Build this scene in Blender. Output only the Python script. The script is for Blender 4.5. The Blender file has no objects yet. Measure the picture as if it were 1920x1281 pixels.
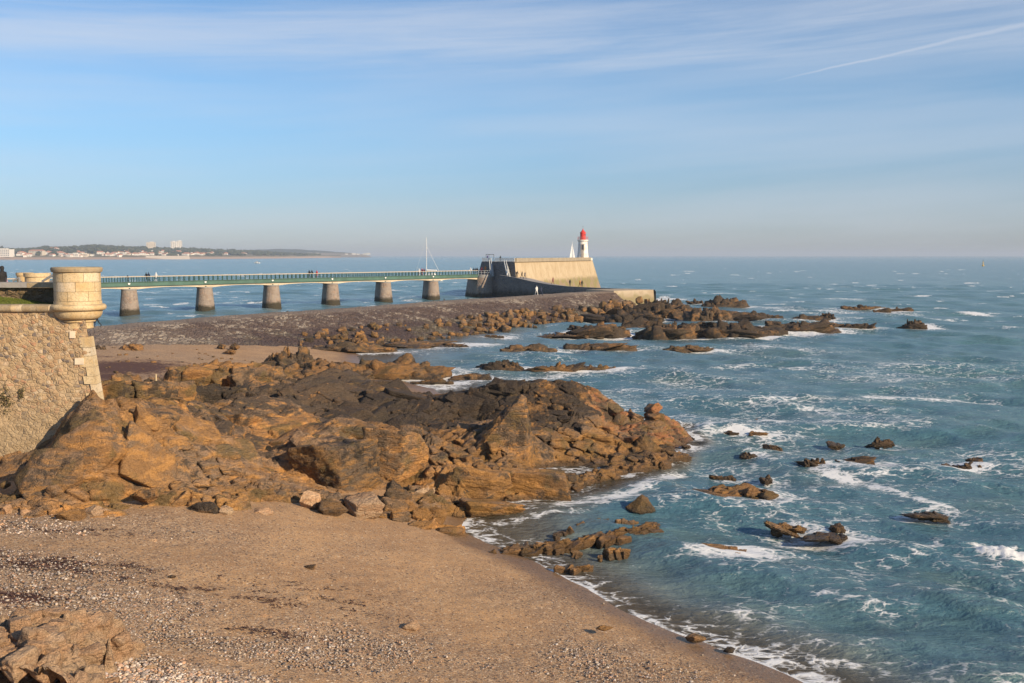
import bpy, bmesh, math, random
import numpy as np
from mathutils import Vector, Matrix
random.seed(7); RNG = np.random.default_rng(11)
S = bpy.context.scene; COL = S.collection
PI = math.pi; R = math.radians

# ------------------------------------------------------------------ camera and unprojection
H = 11.0; FPX = 1920*35/36; HOR = 479.0
PITCH = math.atan((640.5-HOR)/FPX); CP, SP = math.cos(PITCH), math.sin(PITCH)
cam = bpy.data.objects.new('camera', bpy.data.cameras.new('camera')); COL.objects.link(cam)
cam.location = (0, 0, H); cam.rotation_euler = (PI/2-PITCH, 0, 0)
cam.data.lens = 35; cam.data.sensor_width = 36; cam.data.clip_start = .5; cam.data.clip_end = 120000
S.camera = cam
def ray(px, py):
    x = (px-960)/FPX; y = (640.5-py)/FPX
    return (x, y*SP+CP, y*CP-SP)
def at_z(px, py, z=0.0):
    d = ray(px, py); t = (z-H)/d[2]
    return np.array([d[0]*t, d[1]*t, z])
def at_d(px, py, d):
    v = ray(px, py); t = d/v[1]
    return np.array([v[0]*t, d, H+v[2]*t])

# ------------------------------------------------------------------ numpy noise
def h2(ix, iy, seed):
    ix = np.asarray(ix).astype(np.int64); iy = np.asarray(iy).astype(np.int64)
    n = (ix*374761393 + iy*668265263 + seed*974634777) & 0xFFFFFFFF
    n = ((n ^ (n >> 13))*1274126177) & 0xFFFFFFFF
    n = ((n ^ (n >> 15))*2246822519) & 0xFFFFFFFF
    return ((n ^ (n >> 16)) & 0xFFFFFF)/float(0x1000000)
def h3(ix, iy, iz, seed):
    return h2(ix + 57*np.asarray(iz).astype(np.int64), iy - 131*np.asarray(iz).astype(np.int64), seed)
def vn2(x, y, seed=0):
    ix = np.floor(x); iy = np.floor(y); fx = x-ix; fy = y-iy
    fx = fx*fx*fx*(fx*(fx*6-15)+10); fy = fy*fy*fy*(fy*(fy*6-15)+10)
    a = h2(ix, iy, seed); b = h2(ix+1, iy, seed); c = h2(ix, iy+1, seed); d = h2(ix+1, iy+1, seed)
    return (a*(1-fx)+b*fx)*(1-fy)+(c*(1-fx)+d*fx)*fy
def fbm2(x, y, seed=0, o=4, g=.5):
    s = 0; a = 1; t = 0
    for i in range(o):
        s = s + a*(vn2(x*2**i+17.3*i, y*2**i-9.1*i, seed+i)*2-1); t += a; a *= g
    return s/t
def vn3(x, y, z, seed=0):
    ix = np.floor(x); iy = np.floor(y); iz = np.floor(z)
    f = [x-ix, y-iy, z-iz]; f = [k*k*(3-2*k) for k in f]; s = 0
    for dx in (0, 1):
        for dy in (0, 1):
            for dz in (0, 1):
                w = (f[0] if dx else 1-f[0])*(f[1] if dy else 1-f[1])*(f[2] if dz else 1-f[2])
                s = s + w*h3(ix+dx, iy+dy, iz+dz, seed)
    return s
def fbm3(x, y, z, seed=0, o=4, g=.5):
    s = 0; a = 1; t = 0
    for i in range(o):
        s = s + a*(vn3(x*2**i, y*2**i, z*2**i, seed+i)*2-1); t += a; a *= g
    return s/t
def facets(x, y, scale, ang, stretch, seed, slope=1.0):
    """fractured blocks: every cell is a tilted plane; returns height and distance to the crack"""
    c, s = math.cos(ang), math.sin(ang)
    u = (c*x+s*y)/(scale*stretch); v = (-s*x+c*y)/scale
    iu = np.floor(u); iv = np.floor(v)
    F1 = np.full(x.shape, 9.); F2 = F1.copy(); val = np.zeros(x.shape)
    for a in (-1, 0, 1):
        for b in (-1, 0, 1):
            cu = iu+a; cv = iv+b
            du = u-(cu+.1+.8*h2(cu, cv, seed)); dv = v-(cv+.1+.8*h2(cu, cv, seed+1))
            d = np.sqrt(du*du+dv*dv)
            h = (h2(cu, cv, seed+2)-.5)*1.1 + slope*((h2(cu, cv, seed+3)-.5)*2*du+(h2(cu, cv, seed+4)-.5)*2*dv)
            n = d < F1
            F2 = np.where(n, F1, np.minimum(F2, d)); val = np.where(n, h, val); F1 = np.where(n, d, F1)
    return val, F2-F1
def sst(x, a, b):
    t = np.clip((x-a)/(b-a), 0, 1); return t*t*(3-2*t)

# ------------------------------------------------------------------ mesh helpers
def raw_mesh(name, V, faces, mats=(), smooth=False, attrs=None, midx=None):
    V = np.asarray(V, dtype=np.float32)
    me = bpy.data.meshes.new(name)
    if isinstance(faces, np.ndarray):
        m, k = faces.shape; flat = faces.astype(np.int32).ravel(); tot = np.full(m, k, np.int32)
    else:
        flat = np.array([i for f in faces for i in f], np.int32); tot = np.array([len(f) for f in faces], np.int32)
    st = np.concatenate([[0], np.cumsum(tot)[:-1]]).astype(np.int32)
    me.vertices.add(len(V)); me.vertices.foreach_set('co', V.ravel())
    me.loops.add(len(flat)); me.loops.foreach_set('vertex_index', flat)
    me.polygons.add(len(tot)); me.polygons.foreach_set('loop_start', st); me.polygons.foreach_set('loop_total', tot)
    me.polygons.foreach_set('use_smooth', np.full(len(tot), smooth, bool))
    for m_ in mats: me.materials.append(m_)
    if midx is not None: me.polygons.foreach_set('material_index', np.asarray(midx, np.int32))
    me.update(calc_edges=True)
    for k_, v_ in (attrs or {}).items():
        v_ = np.asarray(v_, np.float32)
        if v_.ndim == 2:
            a = me.attributes.new(k_, 'FLOAT_COLOR', 'POINT'); a.data.foreach_set('color', v_.ravel())
        else:
            a = me.attributes.new(k_, 'FLOAT', 'POINT'); a.data.foreach_set('value', v_)
    return me
def link(name, me, parent=None, loc=None):
    o = bpy.data.objects.new(name, me); COL.objects.link(o)
    if parent: o.parent = parent
    if loc is not None: o.location = loc
    return o
def tag(o, label=None, cat=None, group=None, kind=None):
    if label: o['label'] = label
    if cat: o['category'] = cat
    if group: o['group'] = group
    if kind: o['kind'] = kind
    return o
def thing(name, label, cat, loc=(0, 0, 0), rz=0, group=None):
    o = bpy.data.objects.new(name, None); COL.objects.link(o); o.location = loc; o.rotation_euler = (0, 0, rz)
    o.empty_display_size = .2
    return tag(o, label, cat, group)
class MB:
    """collects shapes for ONE mesh"""
    def __init__(s): s.V = []; s.F = []; s.M = []
    def add(s, V, F, mi=0):
        n = len(s.V); s.V += [tuple(map(float, v)) for v in V]; s.F += [tuple(i+n for i in f) for f in F]; s.M += [mi]*len(F); return s
    def box(s, c, d, rz=0, mi=0, bev=0):
        x, y, z = d[0]/2, d[1]/2, d[2]/2; co, si = math.cos(rz), math.sin(rz)
        V = []
        for k in (-1, 1):
            for (a, b) in ((-1, -1), (1, -1), (1, 1), (-1, 1)):
                V.append((c[0]+a*x*co-b*y*si, c[1]+a*x*si+b*y*co, c[2]+k*z))
        return s.add(V, [(3, 2, 1, 0), (4, 5, 6, 7), (0, 1, 5, 4), (1, 2, 6, 5), (2, 3, 7, 6), (3, 0, 4, 7)], mi)
    def tube(s, pts, rad, n=6, mi=0, cap=True):
        P = [Vector(p) for p in pts]; rad = rad if hasattr(rad, '__len__') else [rad]*len(P)
        V = []; F = []
        for i, p in enumerate(P):
            t = (P[min(i+1, len(P)-1)]-P[max(i-1, 0)]).normalized()
            a = Vector((0, 0, 1)) if abs(t.z) < .9 else Vector((1, 0, 0))
            u = t.cross(a).normalized(); w = t.cross(u).normalized()
            for k in range(n):
                an = 2*PI*k/n; V.append(p+(u*math.cos(an)+w*math.sin(an))*rad[i])
        for i in range(len(P)-1):
            for k in range(n):
                F.append((i*n+k, i*n+(k+1) % n, (i+1)*n+(k+1) % n, (i+1)*n+k))
        if cap: F += [tuple(range(n))[::-1], tuple((len(P)-1)*n+k for k in range(n))]
        return s.add(V, F, mi)
    def lathe(s, prof, c=(0, 0, 0), n=40, mi=0, a0=0, a1=2*PI):
        V = []; F = []; full = abs(a1-a0-2*PI) < 1e-6; m = n if full else n+1
        for (r, z) in prof:
            for k in range(m):
                an = a0+(a1-a0)*k/n; V.append((c[0]+r*math.cos(an), c[1]+r*math.sin(an), c[2]+z))
        for i in range(len(prof)-1):
            for k in range(n):
                k2 = (k+1) % m if full else k+1
                F.append((i*m+k, i*m+k2, (i+1)*m+k2, (i+1)*m+k))
        return s.add(V, F, mi)
    def prism(s, poly, z0, z1, grow=0, mi=0):
        """vertical prism over a counter-clockwise plan polygon; base grown outwards (batter)"""
        P = [np.array(p[:2], float) for p in poly]; n = len(P); B = []
        for i in range(n):
            a = P[i]-P[i-1]; b = P[(i+1) % n]-P[i]
            na = np.array([a[1], -a[0]])/np.linalg.norm(a); nb = np.array([b[1], -b[0]])/np.linalg.norm(b)
            m = na+nb; m = m/max(.3, (m@m)/2)
            B.append(P[i]+m*grow)
        V = [(b[0], b[1], z0) for b in B]+[(p[0], p[1], z1) for p in P]
        F = [tuple(range(n))[::-1], tuple(range(n, 2*n))]+[(i, (i+1) % n, n+(i+1) % n, n+i) for i in range(n)]
        return s.add(V, F, mi)
    def build(s, name, mats, parent=None, smooth=False, loc=None):
        if not isinstance(mats, (list, tuple)): mats = [mats]
        me = raw_mesh(name, s.V, s.F, mats, False, None, s.M)
        if smooth:
            bm = bmesh.new(); bm.from_mesh(me)
            for f in bm.faces: f.smooth = True
            for e in bm.edges:
                if len(e.link_faces) == 2 and e.calc_face_angle(0) > R(38): e.smooth = False
            bm.to_mesh(me); bm.free()
        return link(name, me, parent, loc)
def grid_faces(nr, nc):
    i = np.arange(nr*nc).reshape(nr, nc)
    return np.stack([i[:-1, :-1], i[:-1, 1:], i[1:, 1:], i[1:, :-1]], -1).reshape(-1, 4)
def compact(V, Fc, attrs):
    used = np.unique(Fc); mp = np.full(len(V), -1); mp[used] = np.arange(len(used))
    return V[used], mp[Fc], {k: v[used] for k, v in attrs.items()}

# ------------------------------------------------------------------ material helpers
def new_mat(name):
    m = bpy.data.materials.new(name); m.use_nodes = True; nt = m.node_tree; nt.nodes.clear()
    return m, nt
def nd(nt, t, ins=None, **props):
    n = nt.nodes.new('ShaderNode'+t)
    for k, v in props.items(): setattr(n, k, v)
    for k, v in (ins or {}).items():
        if isinstance(v, bpy.types.NodeSocket): nt.links.new(v, n.inputs[k])
        else: n.inputs[k].default_value = v
    return n
def rgb(c): return (c[0], c[1], c[2], 1.0)
def mixc(nt, f, a, b, blend='MIX'):
    n = nt.nodes.new('ShaderNodeMix'); n.data_type = 'RGBA'; n.blend_type = blend
    for i, v in ((0, f), (6, a), (7, b)):
        if isinstance(v, bpy.types.NodeSocket): nt.links.new(v, n.inputs[i])
        else: n.inputs[i].default_value = rgb(v) if i else v
    return n.outputs[2]
def mth(nt, op, a, b=0.0, c=None):
    n = nd(nt, 'Math', {0: a, 1: b}, operation=op)
    if c is not None:
        if isinstance(c, bpy.types.NodeSocket): nt.links.new(c, n.inputs[2])
        else: n.inputs[2].default_value = c
    return n.outputs[0]
def step(nt, v, a, b, lo=0.0, hi=1.0):
    return nd(nt, 'MapRange', {0: v, 1: a, 2: b, 3: lo, 4: hi}, interpolation_type='SMOOTHSTEP').outputs[0]
def noise(nt, vec, scale, detail=4, rough=.55, dist=0):
    return nd(nt, 'TexNoise', {'Vector': vec, 'Scale': scale, 'Detail': detail, 'Roughness': rough, 'Distortion': dist}).outputs['Fac']
def pos(nt): return nd(nt, 'NewGeometry').outputs['Position']
def scalev(nt, v, s, off=(0, 0, 0), rot=(0, 0, 0)):
    return nd(nt, 'Mapping', {'Vector': v, 'Scale': s, 'Location': off, 'Rotation': rot}).outputs[0]
def warp(nt, v, scale, amt):
    n = nd(nt, 'TexNoise', {'Vector': v, 'Scale': scale, 'Detail': 3})
    d = nd(nt, 'VectorMath', {0: n.outputs['Color'], 1: (.5, .5, .5)}, operation='SUBTRACT').outputs[0]
    d = nd(nt, 'VectorMath', {0: d, 'Scale': amt}, operation='SCALE').outputs[0]
    return nd(nt, 'VectorMath', {0: v, 1: d}, operation='ADD').outputs[0]
def finish(nt, col, rough=.8, bump=None, bstr=.5, bdist=.05, spec=.3, metal=0.0):
    p = nd(nt, 'BsdfPrincipled', {'Base Color': col if isinstance(col, bpy.types.NodeSocket) else rgb(col), 'Roughness': rough, 'Metallic': metal, 'Specular IOR Level': spec})
    if bump is not None:
        b = nd(nt, 'Bump', {'Height': bump, 'Strength': bstr, 'Distance': bdist}); nt.links.new(b.outputs[0], p.inputs['Normal'])
    o = nd(nt, 'OutputMaterial'); nt.links.new(p.outputs[0], o.inputs[0]); return p
def sepz(nt, v, i=2): return nd(nt, 'SeparateXYZ', {0: v}).outputs[i]

_plain = {}
def plain(name, c, rough=.6, var=.12, scale=3.0, metal=0.0):
    """paint, cloth, metal: base colour with slight procedural wear"""
    if name in _plain: return _plain[name]
    m, nt = new_mat(name); p = pos(nt)
    n = noise(nt, p, scale, 5)
    col = mixc(nt, step(nt, n, .3, .7), [k*(1-var) for k in c], [min(1, k*(1+var)) for k in c])
    finish(nt, col, rough, n, .15, .02, metal=metal); _plain[name] = m
    return m

def rock_material(name, gold=1.0, dark=0.0, bright=1.0, seaw=0.0, pink=.5, pale=0.0):
    m, nt = new_mat(name); p = pos(nt); z = sepz(nt, p)
    tone = nd(nt, 'Attribute', attribute_name='tone').outputs['Fac']
    red = nd(nt, 'Attribute', attribute_name='red').outputs['Fac']
    rnd = nd(nt, 'ObjectInfo').outputs['Random']
    pw = warp(nt, p, .8, .5)
    strata = scalev(nt, pw, (.5, .9, 3.2), rot=(R(24), R(-28), 0))
    n1 = noise(nt, pw, .33, 5, .6); n2 = noise(nt, p, 1.7, 6, .65); n3 = noise(nt, p, 9, 5, .7); n4 = noise(nt, strata, 1.4, 6, .65); n5 = noise(nt, p, 38, 3, .7)
    b = bright
    def cc(n_, lo, hi): return step(nt, n_, lo, hi)
    up = step(nt, sepz(nt, nd(nt, 'NewGeometry').outputs['Normal']), .45, .85)
    c_gold = [.56*b, .285*b, .080*b]; c_och = [.32*b, .170*b, .060*b]; c_grey = [.19*b, .135*b, .088*b]; c_pink = [.46*b, .295*b, .175*b]; c_dk = [.042*b, .034*b, .027*b]; c_olv = [.125*b, .095*b, .034*b]
    col = mixc(nt, cc(n1, .44, .56), c_och, c_grey)
    col = mixc(nt, mth(nt, 'MULTIPLY', cc(n4, .46, .60), .85*gold), col, c_gold)
    dry = mth(nt, 'MULTIPLY', mth(nt, 'ADD', mth(nt, 'MULTIPLY', up, .75), .25), cc(mth(nt, 'ADD', mth(nt, 'MULTIPLY', n2, .6), mth(nt, 'MULTIPLY', n1, .4)), .44, .58))
    col = mixc(nt, mth(nt, 'MULTIPLY', dry, min(1, pink*1.5)), col, c_pink)
    col = mixc(nt, mth(nt, 'MULTIPLY', cc(noise(nt, p, .6, 5), .53, .62), .75), col, c_olv)
    band = mth(nt, 'MULTIPLY', step(nt, z, 1.7, .5), cc(noise(nt, p, .9, 4), .42, .55))
    col = mixc(nt, mth(nt, 'MULTIPLY', band, .6*gold), col, [.34*b, .175*b, .035*b])
    col = mixc(nt, mth(nt, 'MULTIPLY', mth(nt, 'MULTIPLY', red, .5), cc(n4, .48, .56)), col, [.33, .10, .065])
    if pale: col = mixc(nt, pale, col, mixc(nt, cc(n4, .42, .58), (.70, .50, .32), (.62, .39, .23)))
    t = mth(nt, 'ADD', mth(nt, 'ADD', tone, dark), mth(nt, 'MULTIPLY', mth(nt, 'SUBTRACT', mth(nt, 'ADD', n2, mth(nt, 'MULTIPLY', n1, .8)), .9), 2.9))
    t = mth(nt, 'ADD', t, mth(nt, 'MULTIPLY', mth(nt, 'SUBTRACT', n3, .5), 1.2))
    col = mixc(nt, step(nt, t, .10, .55, 0, .92), col, c_dk)
    wet = step(nt, mth(nt, 'ADD', z, mth(nt, 'MULTIPLY', mth(nt, 'SUBTRACT', n2, .5), .5)), .30, .05)
    col = mixc(nt, mth(nt, 'MULTIPLY', wet, .7), col, [.035, .026, .016])
    col = mixc(nt, cc(n5, .38, .62), mixc(nt, .32, col, (0, 0, 0)), mixc(nt, .10, col, (.75, .6, .45)))
    col = mixc(nt, cc(n3, .36, .5), mixc(nt, .28, col, (.02, .015, .01)), col)
    gr = nd(nt, 'TexWhiteNoise', {1: rnd}, noise_dimensions='1D').outputs['Value']
    col = mixc(nt, mth(nt, 'MULTIPLY', step(nt, gr, .5, 1), .45), col, mixc(nt, 1.0, col, (.62, .72, .85), 'MULTIPLY'))
    col = mixc(nt, 1.0, col, mixc(nt, rnd, (.72, .72, .74), (1.22, 1.16, 1.1)), 'MULTIPLY')
    vo = nd(nt, 'TexVoronoi', {'Vector': warp(nt, scalev(nt, p, (1, 1, 1.6), rot=(R(20), R(-25), R(15))), 1.2, .9), 'Scale': 1.3}, feature='DISTANCE_TO_EDGE').outputs['Distance']
    hgt = mth(nt, 'MULTIPLY', mth(nt, 'MULTIPLY', step(nt, vo, 0, .05), .22), cc(n1, .4, .55))
    ridged = mth(nt, 'ABSOLUTE', mth(nt, 'SUBTRACT', n4, .5)); rid2 = mth(nt, 'ABSOLUTE', mth(nt, 'SUBTRACT', n2, .5))
    hgt = mth(nt, 'ADD', hgt, mth(nt, 'ADD', mth(nt, 'MULTIPLY', ridged, 2.2), mth(nt, 'ADD', mth(nt, 'MULTIPLY', rid2, 1.3), mth(nt, 'ADD', mth(nt, 'MULTIPLY', n3, .55), mth(nt, 'MULTIPLY', n5, .18)))))
    rough = mth(nt, 'SUBTRACT', .85, mth(nt, 'MULTIPLY', wet, .45))
    finish(nt, col, rough, hgt, 1.0, .16, .25)
    return m
M_ROCK = rock_material('coast_rock', pink=.42, dark=.07)
M_SEAROCK = rock_material('sea_rock', gold=.6, dark=.20, bright=.72, pink=.25)
M_FARROCK = rock_material('reef_rock', gold=.3, dark=.42, bright=.58, pink=.15)
M_BOULDER = rock_material('boulder_rock', gold=.8, dark=.03, bright=.78, pink=.5)
M_FRONT = rock_material('pale_rock', gold=.55, dark=-.3, bright=1.15, pink=1.0, pale=.8)
M_GOLD = rock_material('golden_reef', gold=1.2, dark=-.25, bright=1.05, pink=.4)

def rubble_material(name, cell, cols, mortar, moss=0.0, flat=1.5, low=None, bst=.7):
    m, nt = new_mat(name); p = pos(nt)
    v = warp(nt, scalev(nt, p, (1, 1, flat)), 2.5/cell*.3, cell*.55)
    v1 = nd(nt, 'TexVoronoi', {'Vector': v, 'Scale': 1/cell}, feature='F1')
    ve = nd(nt, 'TexVoronoi', {'Vector': v, 'Scale': 1/cell}, feature='DISTANCE_TO_EDGE').outputs['Distance']
    r = nd(nt, 'SeparateColor', {0: v1.outputs['Color']})
    cr = nd(nt, 'ValToRGB', {0: r.outputs[0]}); e = cr.color_ramp; e.interpolation = 'CONSTANT'
    while len(e.elements) > 1: e.elements.remove(e.elements[-1])
    e.elements[0].color = rgb(cols[0])
    for i, c in enumerate(cols[1:]): e.elements.new((i+1)/len(cols)).color = rgb(c)
    n = noise(nt, p, 6, 6, .65); nb = noise(nt, p, .8, 4); nf = noise(nt, p, 40, 3, .7)
    col = mixc(nt, 1.0, cr.outputs[0], mixc(nt, n, (.62, .62, .62), (1.3, 1.28, 1.25)), 'MULTIPLY')
    mort = step(nt, mth(nt, 'ADD', ve, mth(nt, 'MULTIPLY', mth(nt, 'SUBTRACT', n, .5), .25)), .12, .02)
    mort = mth(nt, 'MAXIMUM', mort, mth(nt, 'MULTIPLY', step(nt, nb, .45, .6), .8))
    col = mixc(nt, mort, col, mixc(nt, n, [k*.75 for k in mortar], [k*1.2 for k in mortar]))
    if moss: col = mixc(nt, mth(nt, 'MULTIPLY', step(nt, noise(nt, p, 1.6, 5), .48, .66), moss), col, (.085, .075, .035))
    if low:
        z = sepz(nt, p); w = step(nt, mth(nt, 'ADD', z, mth(nt, 'MULTIPLY', mth(nt, 'SUBTRACT', nb, .5), low[2])), low[0], low[1])
        col = mixc(nt, w, col, low[3])
    col = mixc(nt, step(nt, nf, .35, .7), mixc(nt, .25, col, (0, 0, 0)), col)
    hgt = mth(nt, 'ADD', step(nt, ve, 0, .2), mth(nt, 'ADD', mth(nt, 'MULTIPLY', n, .8), mth(nt, 'MULTIPLY', nf, .25)))
    finish(nt, col, .9, hgt, bst, cell*.16, .2)
    return m
M_FORT = rubble_material('fort_rubble', .18, [(.42, .285, .17), (.46, .33, .21), (.37, .245, .145), (.45, .265, .165), (.48, .37, .255), (.44, .31, .19), (.21, .175, .155), (.43, .32, .195), (.52, .42, .30)], (.45, .335, .205), bst=.7, low=(6.2, 3.6, 2.5, (.37, .285, .18)))
M_UPWALL = rubble_material('mossy_rubble', .22, [(.16, .115, .07), (.12, .09, .055), (.21, .15, .09), (.18, .12, .06), (.24, .18, .12)], (.15, .115, .075), .5)
M_PIER = rubble_material('pier_masonry', .5, [(.34, .28, .24), (.30, .235, .19), (.38, .31, .25), (.27, .21, .175), (.36, .26, .2)], (.34, .29, .25), 0, 1.2, (1.5, .7, 1.2, (.06, .052, .035)))
M_MOLE_SHADE = rubble_material('mole_shaded_masonry', .8, [(.20, .18, .17), (.17, .15, .145), (.23, .2, .185), (.15, .14, .135)], (.2, .18, .17), 0, 1.6, (3.2, 1.0, 1.5, (.045, .045, .04)))  # mole stone for faces turned from the sun, shade darkened into its colour

def limestone(name, base, dark=.75, joints=None):
    m, nt = new_mat(name); p = pos(nt)
    n = noise(nt, p, 2.2, 5); n2 = noise(nt, p, 16, 5, .7); n3 = noise(nt, p, 1.1, 3)
    col = mixc(nt, step(nt, n, .35, .65), base, [base[0]*.9, base[1]*.8, base[2]*.65])
    col = mixc(nt, mth(nt, 'MULTIPLY', step(nt, n3, .5, .68), .6), col, [min(.8, base[0]*1.12), min(.8, base[1]*1.18), min(.8, base[2]*1.3)])
    st = noise(nt, scalev(nt, p, (3.5, 3.5, .6)), 1.0, 5, .65); col = mixc(nt, mth(nt, 'MULTIPLY', step(nt, st, .50, .68), .45), col, [base[0]*.62, base[1]*.64, base[2]*.7])
    upn = step(nt, sepz(nt, nd(nt, 'NewGeometry').outputs['Normal']), .3, .8); col = mixc(nt, mth(nt, 'MULTIPLY', mth(nt, 'MULTIPLY', upn, step(nt, n, .35, .6)), .6), col, (.22, .19, .14))
    col = mixc(nt, mth(nt, 'MULTIPLY', step(nt, n2, .49, .62), .6), col, [k*.5 for k in base])
    h = mth(nt, 'ADD', mth(nt, 'MULTIPLY', n2, .5), n)
    finish(nt, col, .85, h, .6, .04, .2); return m
M_LIME = limestone('pale_limestone', (.56, .45, .285)); M_LIME2 = limestone('white_limestone', (.60, .51, .37)); M_LIME3 = limestone('honey_limestone', (.55, .43, .26)); M_COPE = limestone('grey_coping', (.36, .305, .22))
M_JOINT = plain('mortar_joint', (.27, .21, .14), .9)

def sand_material():
    m, nt = new_mat('beach_sand'); p = pos(nt); z = sepz(nt, p)
    sh = nd(nt, 'Attribute', attribute_name='shingle').outputs['Fac']
    wd = nd(nt, 'Attribute', attribute_name='weed').outputs['Fac']
    n = noise(nt, p, .5, 5); n2 = noise(nt, p, 3, 6, .7); n3 = noise(nt, p, 45, 3, .7)
    col = mixc(nt, step(nt, n, .35, .65), (.51, .310, .152), (.37, .218, .108))
    def speck(scale, a, b):
        v = nd(nt, 'TexVoronoi', {'Vector': p, 'Scale': scale}, feature='F1'); s = nd(nt, 'SeparateColor', {0: v.outputs['Color']})
        cr = nd(nt, 'ValToRGB', {0: s.outputs[0]}); e = cr.color_ramp
        e.elements[0].color = (.085, .06, .045, 1); e.elements[1].color = (.66, .51, .36, 1)
        for q, c in ((.3, (.23, .16, .115)), (.5, (.46, .28, .15)), (.65, (.33, .25, .185)), (.85, (.50, .36, .22))): e.elements.new(q).color = rgb(c)
        return cr.outputs[0], mth(nt, 'GREATER_THAN', mth(nt, 'ADD', s.outputs[1], b), a), v.outputs['Distance']
    pc, pm, pd = speck(19, 1.0, mth(nt, 'ADD', mth(nt, 'MULTIPLY', sh, .9), .12)); pc2, pm2, pd2 = speck(42, 1.0, mth(nt, 'ADD', mth(nt, 'MULTIPLY', sh, .6), .48))
    bigs = noise(nt, p, 2.4, 6, .75); col = mixc(nt, mth(nt, 'MULTIPLY', step(nt, bigs, .50, .60), mth(nt, 'MULTIPLY', sh, .8)), col, (.56, .43, .31)); col = mixc(nt, mth(nt, 'MULTIPLY', step(nt, bigs, .46, .38), mth(nt, 'MULTIPLY', sh, .7)), col, (.20, .13, .085))
    col = mixc(nt, mth(nt, 'MULTIPLY', pm2, .75), col, pc2)
    col = mixc(nt, mth(nt, 'MULTIPLY', pm, .9), col, pc)
    col = mixc(nt, step(nt, n3, .3, .7), mixc(nt, .22, col, (0, 0, 0)), col)
    st = noise(nt, warp(nt, scalev(nt, p, (1.1, 2.6, 1), rot=(0, 0, R(-25))), 1.0, .6), 1.5, 6, .72)
    wm = step(nt, mth(nt, 'ADD', mth(nt, 'MULTIPLY', mth(nt, 'SUBTRACT', mth(nt, 'ADD', mth(nt, 'MULTIPLY', st, .65), mth(nt, 'MULTIPLY', n2, .35)), .5), 3.6), mth(nt, 'MULTIPLY', wd, 1.2)), .62, .82)
    col = mixc(nt, mth(nt, 'MULTIPLY', wm, .9), col, mixc(nt, n2, (.03, .012, .012), (.09, .035, .03)))
    wet = step(nt, mth(nt, 'ADD', z, mth(nt, 'MULTIPLY', mth(nt, 'SUBTRACT', n2, .5), .12)), .3, .06)
    col = mixc(nt, mth(nt, 'MULTIPLY', wet, .75), col, mixc(nt, 1.0, col, (.42, .40, .38), 'MULTIPLY'))
    sea = step(nt, z, -.05, -.8); col = mixc(nt, sea, col, (.16, .125, .085))
    h = mth(nt, 'ADD', mth(nt, 'MULTIPLY', mth(nt, 'SUBTRACT', 1, pd), mth(nt, 'MULTIPLY', pm, .5)), mth(nt, 'ADD', mth(nt, 'MULTIPLY', n2, 1.0), mth(nt, 'MULTIPLY', n3, .35)))
    h = mth(nt, 'ADD', h, mth(nt, 'MULTIPLY', wm, .5))
    finish(nt, col, mth(nt, 'SUBTRACT', .95, mth(nt, 'MULTIPLY', wet, .6)), h, .6, .05, .25)
    return m
M_SAND = sand_material()

def jetty_material():
    m, nt = new_mat('jetty_paving'); p = pos(nt); z = sepz(nt, p)
    n = noise(nt, p, .22, 5); n2 = noise(nt, p, 1.6, 6, .7); n3 = noise(nt, p, 7, 4, .7)
    v = nd(nt, 'TexVoronoi', {'Vector': scalev(nt, p, (1.0, .45, 1), rot=(0, 0, R(30))), 'Scale': 2.7}, feature='F1'); s = nd(nt, 'SeparateColor', {0: v.outputs['Color']})
    ve = nd(nt, 'TexVoronoi', {'Vector': scalev(nt, p, (1.0, .45, 1), rot=(0, 0, R(30))), 'Scale': 2.7}, feature='DISTANCE_TO_EDGE').outputs['Distance']
    col = mixc(nt, s.outputs[0], (.078, .052, .043), (.138, .098, .078))
    col = mixc(nt, mth(nt, 'MULTIPLY', step(nt, n, .42, .6), .6), col, (.135, .10, .075))
    pale = mth(nt, 'MULTIPLY', step(nt, mth(nt, 'ADD', n, mth(nt, 'MULTIPLY', n2, .7)), .80, .98), step(nt, s.outputs[1], .4, .55))
    col = mixc(nt, mth(nt, 'MULTIPLY', pale, .8), col, (.40, .34, .27))
    col = mixc(nt, mth(nt, 'MULTIPLY', step(nt, z, 3.0, 3.3), .6), col, (.26, .21, .165))
    col = mixc(nt, mth(nt, 'MULTIPLY', step(nt, mth(nt, 'ADD', z, mth(nt, 'MULTIPLY', mth(nt, 'SUBTRACT', n2, .5), 1.2)), 2.2, 1.1), .65), col, mixc(nt, step(nt, n, .45, .6), (.055, .036, .036), (.075, .062, .03)))
    near = step(nt, sepz(nt, p, 1), 118, 96)
    col = mixc(nt, mth(nt, 'MULTIPLY', near, step(nt, n3, .4, .6, .15, .6)), col, (.30, .25, .205))
    h = mth(nt, 'ADD', step(nt, ve, 0, .15), mth(nt, 'ADD', mth(nt, 'MULTIPLY', s.outputs[2], .8), mth(nt, 'ADD', n2, mth(nt, 'MULTIPLY', n3, .4))))
    finish(nt, col, .85, h, .8, .16, .3)
    return m
M_JETTY = jetty_material()

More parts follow.
